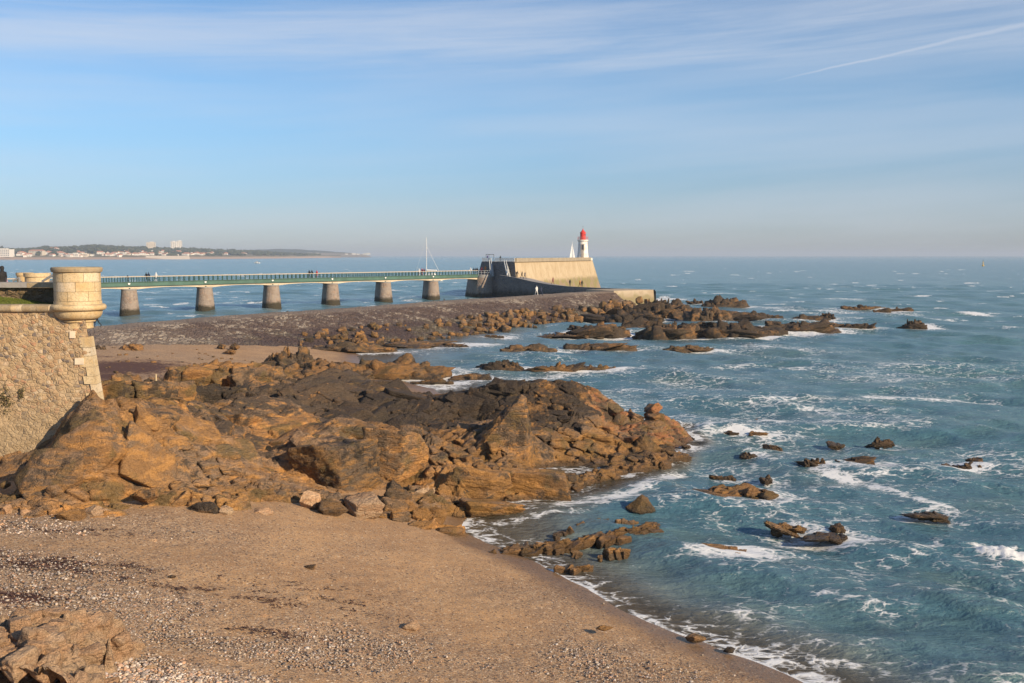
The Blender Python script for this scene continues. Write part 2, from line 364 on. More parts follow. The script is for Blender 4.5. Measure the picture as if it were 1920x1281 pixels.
def concrete_lit():
    m, nt = new_mat('mole_sunlit_masonry'); p = pos(nt); z = sepz(nt, p)
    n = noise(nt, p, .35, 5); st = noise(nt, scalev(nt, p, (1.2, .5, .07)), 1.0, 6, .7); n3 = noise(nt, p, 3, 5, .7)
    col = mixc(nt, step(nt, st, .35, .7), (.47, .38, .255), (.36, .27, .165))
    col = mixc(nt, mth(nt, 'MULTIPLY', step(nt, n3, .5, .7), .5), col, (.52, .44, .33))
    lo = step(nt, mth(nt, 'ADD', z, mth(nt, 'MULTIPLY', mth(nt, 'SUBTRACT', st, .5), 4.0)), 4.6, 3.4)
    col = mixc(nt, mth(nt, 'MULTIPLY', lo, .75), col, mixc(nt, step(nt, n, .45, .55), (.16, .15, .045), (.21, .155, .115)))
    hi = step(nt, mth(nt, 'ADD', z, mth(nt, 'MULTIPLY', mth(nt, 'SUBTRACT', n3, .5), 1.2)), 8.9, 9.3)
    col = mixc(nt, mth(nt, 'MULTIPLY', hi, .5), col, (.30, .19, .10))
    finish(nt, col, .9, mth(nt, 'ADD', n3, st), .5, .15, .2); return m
M_MOLE_LIT = concrete_lit()  # sunlit copy of the mole masonry, sunlight brightened into its colour
def concrete(name, a, b, weed=0):
    m, nt = new_mat(name); p = pos(nt); n = noise(nt, p, .5, 5); n2 = noise(nt, p, 4, 5, .7); z = sepz(nt, p)
    col = mixc(nt, step(nt, n, .4, .6), a, b)
    col = mixc(nt, mth(nt, 'MULTIPLY', step(nt, n2, .5, .7), .4), col, [k*.6 for k in a])
    if weed: col = mixc(nt, mth(nt, 'MULTIPLY', step(nt, mth(nt, 'ADD', z, mth(nt, 'MULTIPLY', mth(nt, 'SUBTRACT', n, .5), 4)), 2.9, 1.7), .7), col, (.17, .145, .06))
    finish(nt, col, .85, n2, .4, .06, .25); return m
M_CONC = concrete('weathered_concrete', (.42, .35, .26), (.33, .265, .185), 1); M_GREYC = concrete('grey_concrete', (.30, .29, .28), (.25, .24, .23)); M_CREAM = concrete('cream_beam', (.58, .50, .38), (.50, .42, .31))

# ------------------------------------------------------------------ ground surface (sand, sea bed)
class RBF:
    def __init__(s, P, v, k=0.0, lam=0.02):
        s.P = np.asarray(P, float); n = len(P); d = np.linalg.norm(s.P[:, None]-s.P[None], axis=2)
        A = np.zeros((n+1, n+1)); A[:n, :n] = -d+lam*np.eye(n)*-1; A[n, :n] = 1; A[:n, n] = 1
        s.w = np.linalg.solve(A, np.append(np.asarray(v, float), 0))
    def __call__(s, x, y):
        sh = np.shape(x); x = np.ravel(x); y = np.ravel(y); out = np.empty(len(x))
        for i in range(0, len(x), 40000):
            d = np.sqrt((x[i:i+40000, None]-s.P[:, 0])**2+(y[i:i+40000, None]-s.P[:, 1])**2)
            out[i:i+40000] = s.w[-1]-d@s.w[:-1]
        return out.reshape(sh)
GP = [(0,1281,3.0),(300,1281,2.35),(700,1281,1.5),(1100,1281,.72),(1500,1281,0),(1400,1240,0),(1300,1203,0),(1200,1157,0),(1100,1104,0),(1000,1056,0),(940,1036,0),(880,1018,0.02),
 (0,1100,2.9),(300,1100,2.25),(600,1100,1.45),(850,1100,.62),(1000,1150,.52),(1200,1230,.35),(0,970,2.45),(250,950,2.35),(400,960,2.1),(560,968,1.6),(700,985,1.0),(800,1005,.5),(0,900,2.7),(150,900,2.7),
 (900,1000,-.2),(980,1000,-.3),(1080,1050,-.45),(1200,1110,-.5),(1300,1160,-.5),(1420,1210,-.4),(1500,1240,-.35),(1600,1270,-.5),(1500,1100,-1.5),(1900,1250,-2),(1000,960,-.3),(1200,950,-1),(1500,900,-2),(1350,800,-2),(1900,900,-3),
 (200,650,2.0),(300,650,1.75),(450,650,1.2),(200,705,2.3),(300,715,2.1),(420,695,1.5),(560,700,.6),(640,656,-.05),(560,648,.6),(760,700,-.4),(720,648,-.2),(900,700,-.8),(1000,630,-.6),(850,640,-.3),(200,630,2.2),(350,640,1.4),(480,665,1.0),
 (700,750,.5),(500,780,1.5),(850,800,.3),(1050,878,-.1),(1100,760,-.5),(1200,700,-1.5),(1900,700,-4),(1500,620,-2),(1900,520,-5),(1300,520,-4.5),(500,560,-2.5),(240,600,-2.5),(800,560,-3),(100,560,-2.5)]
gx = [at_z(a, b, c) for a, b, c in GP]
gpts = [(p[0], p[1]) for p in gx]; gval = [p[2] for p in gx]
for x, y, z in ((-30, 12, 4.0), (-14, 10, 3.3), (0, 10, 2.3), (10, 15, .6), (16, 14, -.4), (-30, 30, 3.2), (-40, 60, 3.0), (-60, 90, 2.2), (30, 20, -2.5), (60, 40, -4), (-140, 150, -3), (150, 200, -5), (-200, 400, -5), (200, 400, -5), (0, 500, -5)):
    gpts.append((x, y)); gval.append(z)
GR = RBF(gpts, gval)
def ground(x, y):
    z = GR(x, y); r = np.hypot(x, y)
    z = z*(1-sst(r, 260, 420))-5*sst(r, 260, 420)
    return np.maximum(z, -5)
def polar(r0, breaks, na, a0, a1):
    rs = [r0]
    for rmax, q in breaks:
        while rs[-1] < rmax: rs.append(rs[-1]*(1+q))
    rs = np.array(rs); an = np.radians(np.linspace(a0, a1, na))
    RR, AA = np.meshgrid(rs, an, indexing='ij'); return RR*np.sin(AA), RR*np.cos(AA), RR
def poly_mask(x, y, pts, soft):
    """soft blob along a polyline of (x,y,radius,strength)"""
    out = np.zeros(np.shape(x))
    for (px_, py_, rx, ry, s) in pts:
        out = np.maximum(out, s*np.exp(-(((x-px_)/rx)**2+((y-py_)/ry)**2)))
    return out
def shingle_field(x, y):
    pts = []
    for px_, py_, w, h, s in ((60, 1000, 150, 34, 1.3), (0, 1090, 330, 70, .85), (150, 1150, 300, 80, .8), (330, 1281, 260, 60, 1.1), (480, 1190, 330, 40, .75), (700, 1270, 330, 60, .65), (1150, 1240, 220, 80, .6), (300, 985, 200, 30, .7), (1000, 1110, 120, 40, .35), (210, 640, 120, 16, .7), (300, 655, 200, 12, .45), (330, 700, 140, 16, .5), (560, 735, 160, 30, .4)):
        g = at_z(px_, py_, 2.3 if px_ < 600 else .6); d = g[1]
        pts.append((g[0], g[1], w*d/FPX, h*d*d/FPX/(H-2)*.9, s))
    return np.clip(poly_mask(x, y, pts, 1)+.25*fbm2(x*.6, y*.6, 5, 4), 0, 1.2)
def weed_field(x, y):
    pts = []
    for px_, py_, w, h, s in ((235, 690, 110, 20, 1.0), (240, 682, 150, 20, .95), (340, 702, 110, 18, .7), (200, 708, 80, 16, .9), (290, 668, 120, 7, .6), (330, 690, 90, 10, .6), (190, 665, 60, 5, .6), (90, 1085, 120, 20, .75), (30, 1170, 90, 25, .8), (260, 1075, 60, 12, .5), (420, 1100, 230, 14, .42), (480, 1160, 120, 12, .35), (700, 1290, 200, 40, .35), (120, 1010, 130, 10, .5), (560, 1080, 200, 40, .2)):
        g = at_z(px_, py_, 2.2); d = g[1]
        pts.append((g[0], g[1], w*d/FPX, h*d*d/FPX/(H-2)*.9, s))
    return np.clip(poly_mask(x, y, pts, 1), 0, 1)
X, Y, RR = polar(9, [(45, .005), (330, .011), (42000, .25)], 620, -46, 46)
Z = ground(X, Y)
nearf = np.exp(-RR/60)
Z = Z + nearf*(.07*fbm2(X*.35, Y*.35, 3, 3)+.035*fbm2(X*1.6, Y*1.6, 8, 4)+.035*(facets(X, Y, .5, 0, 1, 901, .5)[0])*sst(fbm2(X*.4, Y*.4, 9, 3), -.2, .3)+.03*fbm2(X*4, Y*4, 18, 2))*sst(Z, -.1, .5)
sh = shingle_field(X, Y); we = weed_field(X, Y)
me = raw_mesh('ground', np.stack([X, Y, Z], -1).reshape(-1, 3), grid_faces(*X.shape)[:, ::-1], [M_SAND], True, {'shingle': sh.ravel(), 'weed': we.ravel()})
tag(link('beach_ground', me), kind='structure')

_ico = {}
def ico(n):
    if n not in _ico:
        bm = bmesh.new(); bmesh.ops.create_icosphere(bm, subdivisions=n, radius=1)
        _ico[n] = (np.array([v.co[:] for v in bm.verts]), np.array([[v.index for v in f.verts] for f in bm.faces])); bm.free()
    return _ico[n]
def rock_shape(seed, sub=5, planes=14, rough=.07, sharp=48, flatbase=True, peak=None, freq=2.3, pl=None, boxy=False):
    """angular stone about the origin, unit size: half-spaces clipped from a sphere, then fractured"""
    rg = np.random.default_rng(seed); D, F = ico(sub)
    n = rg.normal(size=(planes, 3)); n /= np.linalg.norm(n, axis=1)[:, None]; hh = rg.uniform(.62, .98, planes)
    if peak: 
        n = np.array([(1, .1, .75), (-1, .2, .8), (.1, -1, .8), (-.1, 1, .8), (.7, -.8, .5), (-.6, -.8, .45)]+[tuple(k) for k in n[:5]]); n /= np.linalg.norm(n, axis=1)[:, None]; hh = np.concatenate([np.full(6, .55)+rg.uniform(-.06, .06, 6), hh[:5]+.15])
    if boxy:
        ax = np.array([(1, 0, 0), (-1, 0, 0), (0, 1, 0), (0, -1, 0), (0, 0, 1), (0, 0, -1)], float)+rg.normal(size=(6, 3))*.16
        n = np.concatenate([ax, n[:6]]); n /= np.linalg.norm(n, axis=1)[:, None]; hh = np.concatenate([rg.uniform(.52, .68, 6), rg.uniform(.70, .88, len(n)-6)])
    if pl: n = np.array([k[:3] for k in pl], float); n /= np.linalg.norm(n, axis=1)[:, None]; hh = np.array([k[3] for k in pl])
    q = np.clip(D@n.T, 1e-3, None)/hh
    r = 1/((q**sharp).sum(1)+1e-9)**(1/sharp)
    r = np.minimum(r, 1.25)
    o = rg.uniform(0, 50, 3); P = D*r[:, None]; p = P*freq+o
    rot = rg.uniform(-.6, .6); st = p@np.array([rot, .5, 1.0])*2.2
    r2 = 1+rough*(fbm3(p[:, 0], p[:, 1], p[:, 2], seed, 5, .58)*1.5 + (np.floor(st+.6*fbm3(p[:, 0]*.6, p[:, 1]*.6, p[:, 2]*.6, seed+9, 3))%3-1)*.35)
    return P*r2[:, None], F
# ------------------------------------------------------------------ bedrock of the shore
FP = [(0,955,2.30),(0,920,2.8),(30,890,3.0),(62,862,3.5),(66,838,3.9),(100,800,4.55),(130,765,5.25),(172,732,6.0),(60,990,2.2),(120,980,2.2),(200,962,2.2),(250,947,2.25),
 (60,940,2.75),(100,925,3.0),(140,900,3.1),(130,870,3.7),(150,835,4.3),(210,760,5.5),(250,785,4.9),(300,790,4.6),(220,840,4.05),(280,850,3.7),(200,905,3.1),(300,905,2.75),(340,938,2.2),(400,955,2.05),(380,900,2.55),(260,920,2.6),
 (350,795,4.1),(390,845,3.35),(450,890,2.5),(470,930,2.05),(430,910,2.3),(560,915,1.75),(540,960,1.45),(620,970,1.15),(640,940,1.35),(700,978,.85),(520,935,1.75),
 (200,712,5.0),(250,712,4.7),(300,722,4.25),(335,742,3.9),(215,745,5.1),(270,760,4.7),(330,770,4.1),
 (375,695,3.1),(430,680,3.55),(480,690,3.3),(502,725,2.5),(400,735,2.9),(450,755,2.7),(360,755,3.2),(440,705,3.5),
 (420,765,3.2),(500,760,3.1),(560,775,3.05),(630,800,2.7),(480,800,2.7),(400,800,3.2),(500,830,2.2),(440,845,2.4),(380,825,3.15),(520,850,2.0),
 (560,822,2.95),(640,832,2.65),(600,800,2.95),(700,845,2.1),(600,912,1.15),(700,922,.85),(535,885,1.6),(640,880,1.7),
 (690,800,2.75),(760,795,2.75),(805,820,2.3),(760,840,2.0),(690,890,1.0),(780,900,.85),(660,800,2.2),
 (490,722,2.6),(540,728,2.8),(600,710,2.7),(680,705,2.6),(740,722,2.4),(800,735,2.3),(830,748,2.1),(600,765,2.2),(700,775,2.0),(780,790,1.8),
 (850,733,2.9),(900,716,3.4),(960,708,3.65),(1050,707,3.65),(1100,718,3.2),(1140,748,2.4),(880,775,1.7),(920,790,1.5),(1050,770,2.2),(1100,775,2.0),
 (870,810,1.9),(850,845,1.1),(900,865,.75),(1000,868,.3),(960,800,2.2),(985,790,2.4),(940,810,2.0),
 (1180,753,2.2),(1225,758,2.0),(1270,785,1.0),(1294,806,-.1),(1200,818,.0),(1150,800,.9),(1260,812,-.05),
 (1040,800,1.6),(1100,808,1.4),(1160,822,.95),(1175,848,.3),(1100,850,.5),(1050,866,.2),
 (820,878,1.35),(880,878,1.2),(940,888,1.05),(1000,890,.55),(820,935,.3),(900,945,.0),(960,952,-.15),(1060,933,-.15),(1150,908,-.15),(1200,888,-.15),(1240,873,-.15),(1285,855,-.15),(1060,900,.5),(1140,880,.45),(1195,850,.5),
 (1110,878,-.02),(1045,880,-.12),(1150,842,.6),(1230,845,.5),(1268,846,.1),(760,930,.45),(800,960,.15),(850,985,-.05),(860,905,1.0)]
TONE = {}
fp = [at_z(*q) for q in FP]; P_ = [(p[0], p[1]) for p in fp]; V_ = [p[2] for p in fp]
for (a, b, z, k, zb) in ((200,712,5.0,5,2.6),(250,712,4.7,5,2.2),(300,722,4.25,6,2.0),(375,695,3.1,5,1.5),(430,680,3.55,5,1.2),(480,690,3.3,5,.8),(540,728,2.8,4,.9),(600,710,2.7,7,-.2),(680,705,2.6,7,-.5),(740,722,2.4,6,-.6),(800,735,2.3,5,-.6),(830,748,2.1,5,-.6),(850,733,2.9,6,-.7),(900,716,3.4,7,-.8),(960,708,3.65,8,-.8),(1050,707,3.65,8,-.8),(1100,718,3.2,8,-.9),(1140,748,2.4,7,-1),(1180,753,2.2,6,-1),(1225,758,2.0,5,-1),(1270,785,1.0,4,-1),
                        (560,775,3.05,3,2.0),(690,800,2.75,3,1.5),(760,795,2.75,3,1.4),(600,800,2.95,3,2.2),(210,760,5.5,3,4.7),(300,790,4.6,3,3.7),(350,795,4.1,3,3.1)):
    g = at_z(a, b, z); u = g[:2]/np.linalg.norm(g[:2]); P_.append(tuple(g[:2]+u*k)); V_.append(zb)
for (a, b, z) in ((1300,900,-1.5),(1200,930,-1.2),(1000,985,-1),(1330,810,-1.6),(1350,850,-1.6),(880,1010,-.6),(900,985,-.6),(700,1010,-.2),(500,1000,.9),(300,990,1.6),(100,1010,1.7),(0,1000,1.8),(640,1000,.4)):
    g = at_z(a, b, max(z, 0)); P_.append((g[0], g[1])); V_.append(z)
FR = RBF(P_, V_, lam=.05)
def ribs(x, y, L, ang, seed):
    """tilted beds: long slope, short scarp"""
    u = (x*math.cos(ang)+y*math.sin(ang))/L+.7*fbm2(x*.45, y*.45, seed, 4)+.12*fbm2(x*2.5, y*2.5, seed+7, 3)
    f = u-np.floor(u); return np.where(f < .8, f/.8, (1-f)/.2)*(.4+.9*h2(np.floor(u), np.floor(u)*0, seed+3))
def rock_detail(x, y, amp=1.0):
    wx = x+.35*fbm2(x*.7, y*.7, 21, 3); wy = y+.35*fbm2(x*.7, y*.7, 31, 3)
    big, e1 = facets(wx, wy, 2.4, R(-35), 1.5, 41, .9)
    mid, e2 = facets(wx, wy, .95, R(-20), 1.9, 51, 1.2)
    sm, e3 = facets(x+.12*fbm2(x*2.5, y*2.5, 35, 2), y+.12*fbm2(x*2.5, y*2.5, 36, 2), .38, R(25), 1.5, 61, 1.2)
    d = .34*big+.22*mid+.08*sm-.22*np.exp(-e1/.05)-.14*np.exp(-e2/.06)-.05*np.exp(-e3/.1)
    left = 1-sst(x, -12, -6); mk = sst(fbm2(x*.3, y*.3, 77, 3), -.25, .25)
    d = d+mk*(left*(.24*ribs(x, y, .9, R(40), 171)-.10)+(1-left)*(.20*ribs(x, y, .7, R(-38), 181)-.10))
    d = d+.09*fbm2(x*1.3, y*1.3, 71, 5, .6)+.04*fbm2(x*6, y*6, 75, 4, .6)
    d = d*(.45+.55*sst(x, -17.5, -14.5))
    return d*amp
NS = 0.055
xs = np.arange(-23.5, 16.5, NS); ys = np.arange(29.0, 84, NS)
X, Y = np.meshgrid(xs, ys); 
F0 = FR(X, Y)-.32*sst(Y, 42, 56)*sst(X, -15, -9)-.42*(1-sst(X, -17.6, -15.8))*sst(Y, 32.5, 35); Gz = ground(X, Y)
det = rock_detail(X, Y)
hgt_ = np.clip(F0-np.maximum(Gz, -.2), 0, 2)
Zr = F0+det*(.35+.65*sst(hgt_, .0, 1.1))*1.0
dx = .10*fbm2(X*2.2+Zr*2, Y*2.2, 81, 3); dy = .10*fbm2(X*2.2, Y*2.2+Zr*2, 85, 3)
# outcrop seeds: (px, py, z, tone, red, label)
SEEDS = [((150,850,4.2), -.12, 0, 'big ochre rock slope rising from the beach to the corner of the fort wall'),
 ((60,930,2.8), -.15, 0, 'low blocky brown rocks under the left end of the fort wall'),
 ((260,730,4.6), -.02, 0, 'greenish brown rock hump behind the fort corner with a wooden post'),
 ((330,860,3.4), -.15, 0, 'smooth tilted ochre slab running down to the sand in the middle of the rocks'),
 ((450,930,2.1), -.18, 0, 'low golden rock edge along the top of the sandy beach'),
 ((430,700,3.4), .25, 0, 'isolated outcrop with dark left face beside the seaweed strewn sand'),
 ((470,800,2.8), .22, 0, 'grey brown cracked slab between the ochre slope and the big boulder'),
 ((610,860,2.2), -.15, 0, 'big rounded outcrop with pinkish top and orange foot above the sand'),
 ((740,840,2.3), -.05, 0, 'blocky pinkish outcrop right of the rounded orange footed one'),
 ((620,735,2.5), .80, 0, 'long blackish ribbed rock ridge bordering the inner channel'),
 ((790,760,2.0), .70, 0, 'black broken rock saddle left of the highest summit'),
 ((1000,720,3.5), .60, 0, 'dark rock summit, the highest of the point, behind the pinnacle'),
 ((930,830,1.8), -.15, 0, 'golden ribbed rock face under the pinnacle'),
 ((1080,820,1.3), -.02, 0, 'brown rounded rock shelf below the dark summit'),
 ((1210,785,1.5), .0, 1, 'reddish streaked rock tail tapering into the sea'),
 ((880,900,1.0), .08, 0, 'dark brown overhanging ledge above the small cove'),
 ((1080,905,.3), .0, 0, 'low ragged golden ledge edging the water beside the tidal pool'),
 ((1210,855,.5), .18, 0, 'low dark weedy rock flat at the seaward end of the ledge'),
 ((660,955,1.2), -.2, 0, 'pale golden slab at the sand edge below the rounded outcrop'),
 ((790,950,.3), -.12, 0, 'jumbled golden bedrock between the sand tip and the cove')]
sp = np.array([at_z(*s_[0])[:2] for s_ in SEEDS])
wx = X+1.1*fbm2(X*.5, Y*.5, 91, 4); wy = Y+1.1*fbm2(X*.5+5, Y*.5, 92, 4)
best = np.full(X.shape, 1e9); reg = np.zeros(X.shape, int); T = np.zeros(X.shape); W = np.zeros(X.shape); RD = np.zeros(X.shape)
for i, s_ in enumerate(SEEDS):
    d = np.hypot((wx-sp[i, 0])*1.0, (wy-sp[i, 1])*.62)
    reg = np.where(d < best, i, reg); best = np.minimum(best, d)
    w = np.exp(-(d/1.7)**2)+1e-9; T += w*s_[1]; RD += w*s_[2]; W += w
T /= W; RD = RD/W
# seaward, lower-in-the-tide surfaces carry more black weed
T = T + .10*fbm2(X*.4, Y*.4, 95, 3)
keep = (Zr > np.maximum(Gz-.6, -.9))
VV = np.stack([X+dx, Y+dy, Zr], -1).reshape(-1, 3)
Fq = grid_faces(*X.shape); kf = keep.ravel()[Fq].any(1)
wall_hide = (Y > 38.4) & (X < -16.6)
kf &= ~wall_hide.ravel()[Fq].all(1)
Fq = Fq[kf]; fr = reg.ravel()[Fq[:, 0]]
def strata_yaw(x): return R(42) if x < -11 else R(-35)
BLK = {k: [] for k in range(len(SEEDS))}
rgb_ = np.random.default_rng(404); FD0 = RBF(P_, V_, lam=.05); made = 0; tries = 0
bx = rgb_.uniform(-22.5, 9, 6000); by = rgb_.uniform(30.5, 70, 6000)
bz = FR(bx, by); bg_ = ground(bx, by); e_ = .25
bdx = (FR(bx+e_, by)-FR(bx-e_, by))/(2*e_); bdy = (FR(bx, by+e_)-FR(bx, by-e_))/(2*e_)
ii = np.clip(((by-ys[0])/NS).astype(int), 0, X.shape[0]-1); jj = np.clip(((bx-xs[0])/NS).astype(int), 0, X.shape[1]-1)
for k in range(6000):
    if made >= 1150: break
    hh_ = bz[k]-max(bg_[k], -.1)
    if hh_ < .12 or bz[k] < -.05 or (bx[k] < -15.6 and by[k] > 37.0): continue
    if bx[k] < -16.3 and by[k] > 33.6 and rgb_.random() < .85: continue
    if bx[k] < -14.2 and by[k] > 35.2: continue
    rt_ = float(sst(np.array(bx[k]), -9, -4)); big_ = rgb_.random() < .26-.16*rt_
    sz = (rgb_.uniform(.75, 1.65)*(1-.25*rt_) if big_ else rgb_.uniform(.20, .60))*min(1, .45+hh_*.5)*(.75+.25*min(1.5, by[k]/45))
    if big_ and (hh_ < .6+.7*rt_ or bx[k] > 4): continue
    V, Fb = rock_shape(9000+k, 5 if sz > .8 else (4 if sz > .4 else 3), 9, .05+.045*rt_, boxy=True, freq=2.0+.5*rt_)
    V = V*np.array([1.55*rgb_.uniform(.8, 1.2), 1.0, .62*rgb_.uniform(.75, 1.3)])*sz
    yaw = strata_yaw(bx[k])+rgb_.normal()*.3; ti = Matrix.Rotation(rgb_.normal()*.16+.22, 3, 'X') @ Matrix.Rotation(rgb_.normal()*.16, 3, 'Y')
    nv_ = Vector((-bdx[k]*.5, -bdy[k]*.5, 1)).normalized(); al_q = Vector((0, 0, 1)).rotation_difference(nv_).to_matrix()
    Mx = np.array(al_q @ Matrix.Rotation(yaw, 3, 'Z') @ ti)
    V = V@Mx.T+np.array([bx[k], by[k], bz[k]-.32*float(sst(np.array(by[k]), 42, 56)*sst(np.array(bx[k]), -15, -9))+sz*(-.26 if big_ else -.06)])
    r_ = int(reg[ii[k], jj[k]]); BLK[r_].append((V, Fb, T[ii[k], jj[k]]+rgb_.normal()*.10, RD[ii[k], jj[k]])); made += 1
for i, s_ in enumerate(SEEDS):
    fq = Fq[fr == i]
    if len(fq) < 20: continue
    v, f, a = compact(VV, fq, {'tone': T.ravel(), 'red': RD.ravel()})
    Vs = [v]; Fs = [np.concatenate([f[:, [0, 1, 2]], f[:, [0, 2, 3]]])]; ts = [a['tone']]; rs = [a['red']]; n0 = len(v)
    for (bv, bf, bt, bred) in BLK[i]:
        Vs.append(bv); Fs.append(bf+n0); ts.append(np.full(len(bv), bt)); rs.append(np.full(len(bv), bred)); n0 += len(bv)
    tag(link('rock_outcrop', raw_mesh('rock_outcrop', np.concatenate(Vs), np.concatenate(Fs), [M_ROCK], True, {'tone': np.concatenate(ts), 'red': np.concatenate(rs)})), s_[3], 'rock', 'rock outcrops of the shore')

# ------------------------------------------------------------------ loose rocks
def place(name, px0, px1, yt, yb, zg, label, cat='rock', mat=None, seed=0, depth=.8, tone=0.0, sub=5, peak=None, rz=None, group=None, sink=.22, red=0.0, rough=.07, flat=1.0, pl=None):
    c = at_z((px0+px1)/2, yb, zg); d = c[1]; sc = np.linalg.norm(c-np.array([0, 0, H]))/FPX
    w = (px1-px0)*sc; l = w*depth; tan = (H-zg)/d
    h = max((yb-yt)*d/FPX*1.02-l*.5*tan, .25*w*flat)
    V, F = rock_shape(seed, sub, 14, rough, peak=peak, pl=pl, boxy=not (peak or pl or name == 'stone' or px1-px0 < 75)); a = (seed*1.7 % 6.28) if rz is None else rz
    V = V@np.array([[math.cos(a), math.sin(a), 0], [-math.sin(a), math.cos(a), 0], [0, 0, 1]])
    lo, hi = V.min(0), V.max(0); V = (V-(lo+hi)/2)/(hi-lo)
    sk = h*sink
    V = V*np.array([w, l, h+sk]); V[:, 2] += (h+sk)/2-sk
    me = raw_mesh(name, V, F, [mat or M_BOULDER], True, {'tone': np.full(len(V), tone), 'red': np.full(len(V), red)})
    o = link(name, me, loc=(c[0], c[1]+l*.45, zg))
    return tag(o, label, cat, group)
place('rock_pinnacle', 846, 1006, 735, 872, .45, 'tall pointed rock pinnacle with one sunlit edge standing before the dark summit', mat=M_ROCK, seed=5, depth=.42, tone=-.02, sub=6, rz=.12, rough=.10, pl=[(1, -.25, .06, .5), (-.78, -.1, .66, .34), (-.15, -1, .25, .36), (0, 1, .5, .4), (.55, -.2, .9, .95), (0, 0, -1, .8), (-.3, -.9, .7, .62), (-1, 0, 0, 1.0)])
place('boulder', 1188, 1241, 813, 853, .1, 'pyramid shaped brown boulder sitting on the weedy flat', mat=M_SEAROCK, seed=3, depth=.8, peak=True, tone=-.3)
place('boulder', 528, 712, 815, 922, 1.1, 'largest rounded boulder with a flat pinkish top and orange foot', mat=M_ROCK, seed=31, depth=.75, tone=-.10, sub=6, rough=.11)
place('boulder', 678, 800, 792, 898, 1.1, 'blocky boulder with a dark cleft on its left', mat=M_ROCK, seed=22, depth=.7, tone=.0, sub=6)
place('boulder', 808, 962, 868, 944, .15, 'dark brown weedy block overhanging the cove', mat=M_ROCK, seed=44, depth=.55, tone=.16, sub=6, rough=.09)
place('boulder', 948, 1072, 880, 942, .0, 'olive smooth sided block right of the overhanging one', mat=M_ROCK, seed=47, depth=.6, tone=.06, sub=6)
place('boulder', 855, 985, 932, 977, -.05, 'ribbed golden boulder lying in the cove water', mat=M_GOLD, seed=51, depth=.6, sub=6, rough=.1)
JB = [(718,770,897,958,.75,'upright golden boulder leaning at the sand edge'),(770,815,905,948,.5,'tall pale gold boulder beside the upright one'),(812,850,905,945,.4,'brown boulder under the overhanging block'),(735,770,955,985,.5,'round golden boulder half sunk in the sand tip'),(772,812,950,978,.4,'grey gold flat stone behind the sand tip'),(800,838,950,985,.2,'golden boulder nearest the cove water'),(762,812,975,1002,.3,'split golden boulder at the sand tip'),(810,868,985,1010,.05,'low layered golden rock at the water edge of the sand tip'),(842,866,930,950,.2,'small brown boulder between ledge and cove'),
 (352,408,938,967,2.05,'dark hollow faced boulder on the pebbles below the slope'),(408,435,948,968,2.0,'small pale stone right of the hollow faced boulder'),(468,508,955,968,1.75,'flat pinkish stone lying on the sand'),(590,650,935,972,1.3,'golden wedge at the sand edge'),(640,720,925,975,1.0,'broad pale golden boulder with a sunlit right flank'),(560,600,920,955,1.5,'small ochre wedge left of the broad pale boulder'),(0,18,945,968,2.4,'cream white boulder at the left edge of the beach'),(36,55,955,970,2.4,'small peach stone beside the cream boulder'),(60,100,935,965,2.4,'brown boulder at the foot of the blocky rocks'),(100,150,950,985,2.3,'grey topped slab stone at the pebble edge'),(150,200,945,975,2.3,'pale brown boulder at the pebble edge'),(240,290,915,945,2.5,'dark brown block in the hollow of the slope')]
for i, (a, b, t, y, z, lb) in enumerate(JB):
    place('boulder', a, b, t, y, z, lb, mat=M_FRONT if ('pale' in lb or 'cream' in lb or 'peach' in lb or 'pinkish' in lb) else M_BOULDER, seed=100+i, depth=.8, tone=.3 if 'dark' in lb else -.1, sub=5, rough=.09)
# foreshore reef of low golden ribs
rg = np.random.default_rng(3)
def reef(name, pts, label, mat, w, hz, n, seed, tone=0.0, long=1.0):
    """one low ragged reef: many jagged ribs grown together along a line"""
    rg = np.random.default_rng(seed); VV = []; FF = []; k = 0
    P = [at_z(q[0], q[1], q[2] if len(q) > 2 else 0) for q in pts]
    for i in range(n):
        t = rg.uniform(0, len(P)-1.001); j = int(t); p = P[j]*(1-(t-j))+P[j+1]*(t-j)
        V, F = rock_shape(seed*50+i, 4, 12, .11, freq=2.6, boxy=True)
        s = w*rg.uniform(.35, 1.0); a = R(35)+rg.normal()*.35
        V = V*np.array([s*1.25*long, s*.55, hz*rg.uniform(.5, 1.3)])
        V = V@np.array(Matrix.Rotation(rg.normal()*.3, 3, 'X') @ Matrix.Rotation(rg.normal()*.25, 3, 'Y'))@np.array([[math.cos(a), math.sin(a), 0], [-math.sin(a), math.cos(a), 0], [0, 0, 1]])
        V += np.array([p[0]+rg.normal()*w*.45, p[1]+rg.normal()*w*.45, p[2]-.06]); VV.append(V); FF.append(F+k); k += len(V)
    VV = np.concatenate(VV); c = VV.mean(0); c[2] = P[0][2]
    me = raw_mesh(name, VV-c, np.concatenate(FF), [mat], True, {'tone': np.full(k, tone), 'red': np.zeros(k)})
    return tag(link(name, me, loc=c), label, 'rock')
reef('rock_ledge', [(375,712,2.6),(430,705,2.8),(495,712,2.5)], 'brown capped rock bank with a dark left end beside the weed strewn sand', M_ROCK, 1.5, 1.25, 40, 41, tone=.06)
reef('rock_ledge', [(350,745,2.8),(410,742,2.6),(465,748,2.3)], 'blackish cracked rocks between the bank and the grey slab', M_ROCK, 1.3, .8, 36, 42, tone=.42)
reef('rock_ledge', [(195,735,4.3),(255,735,4.1),(320,742,3.6)], 'olive brown rock bank behind the fort corner around the wooden post', M_ROCK, 1.1, .8, 46, 43, tone=.0)
reef('rock_ledge', [(500,705,1.0),(560,712,.7),(640,708,.3)], 'broken dark rocks spreading from the sand toward the channel', M_SEAROCK, 1.2, .75, 44, 44, tone=.08)
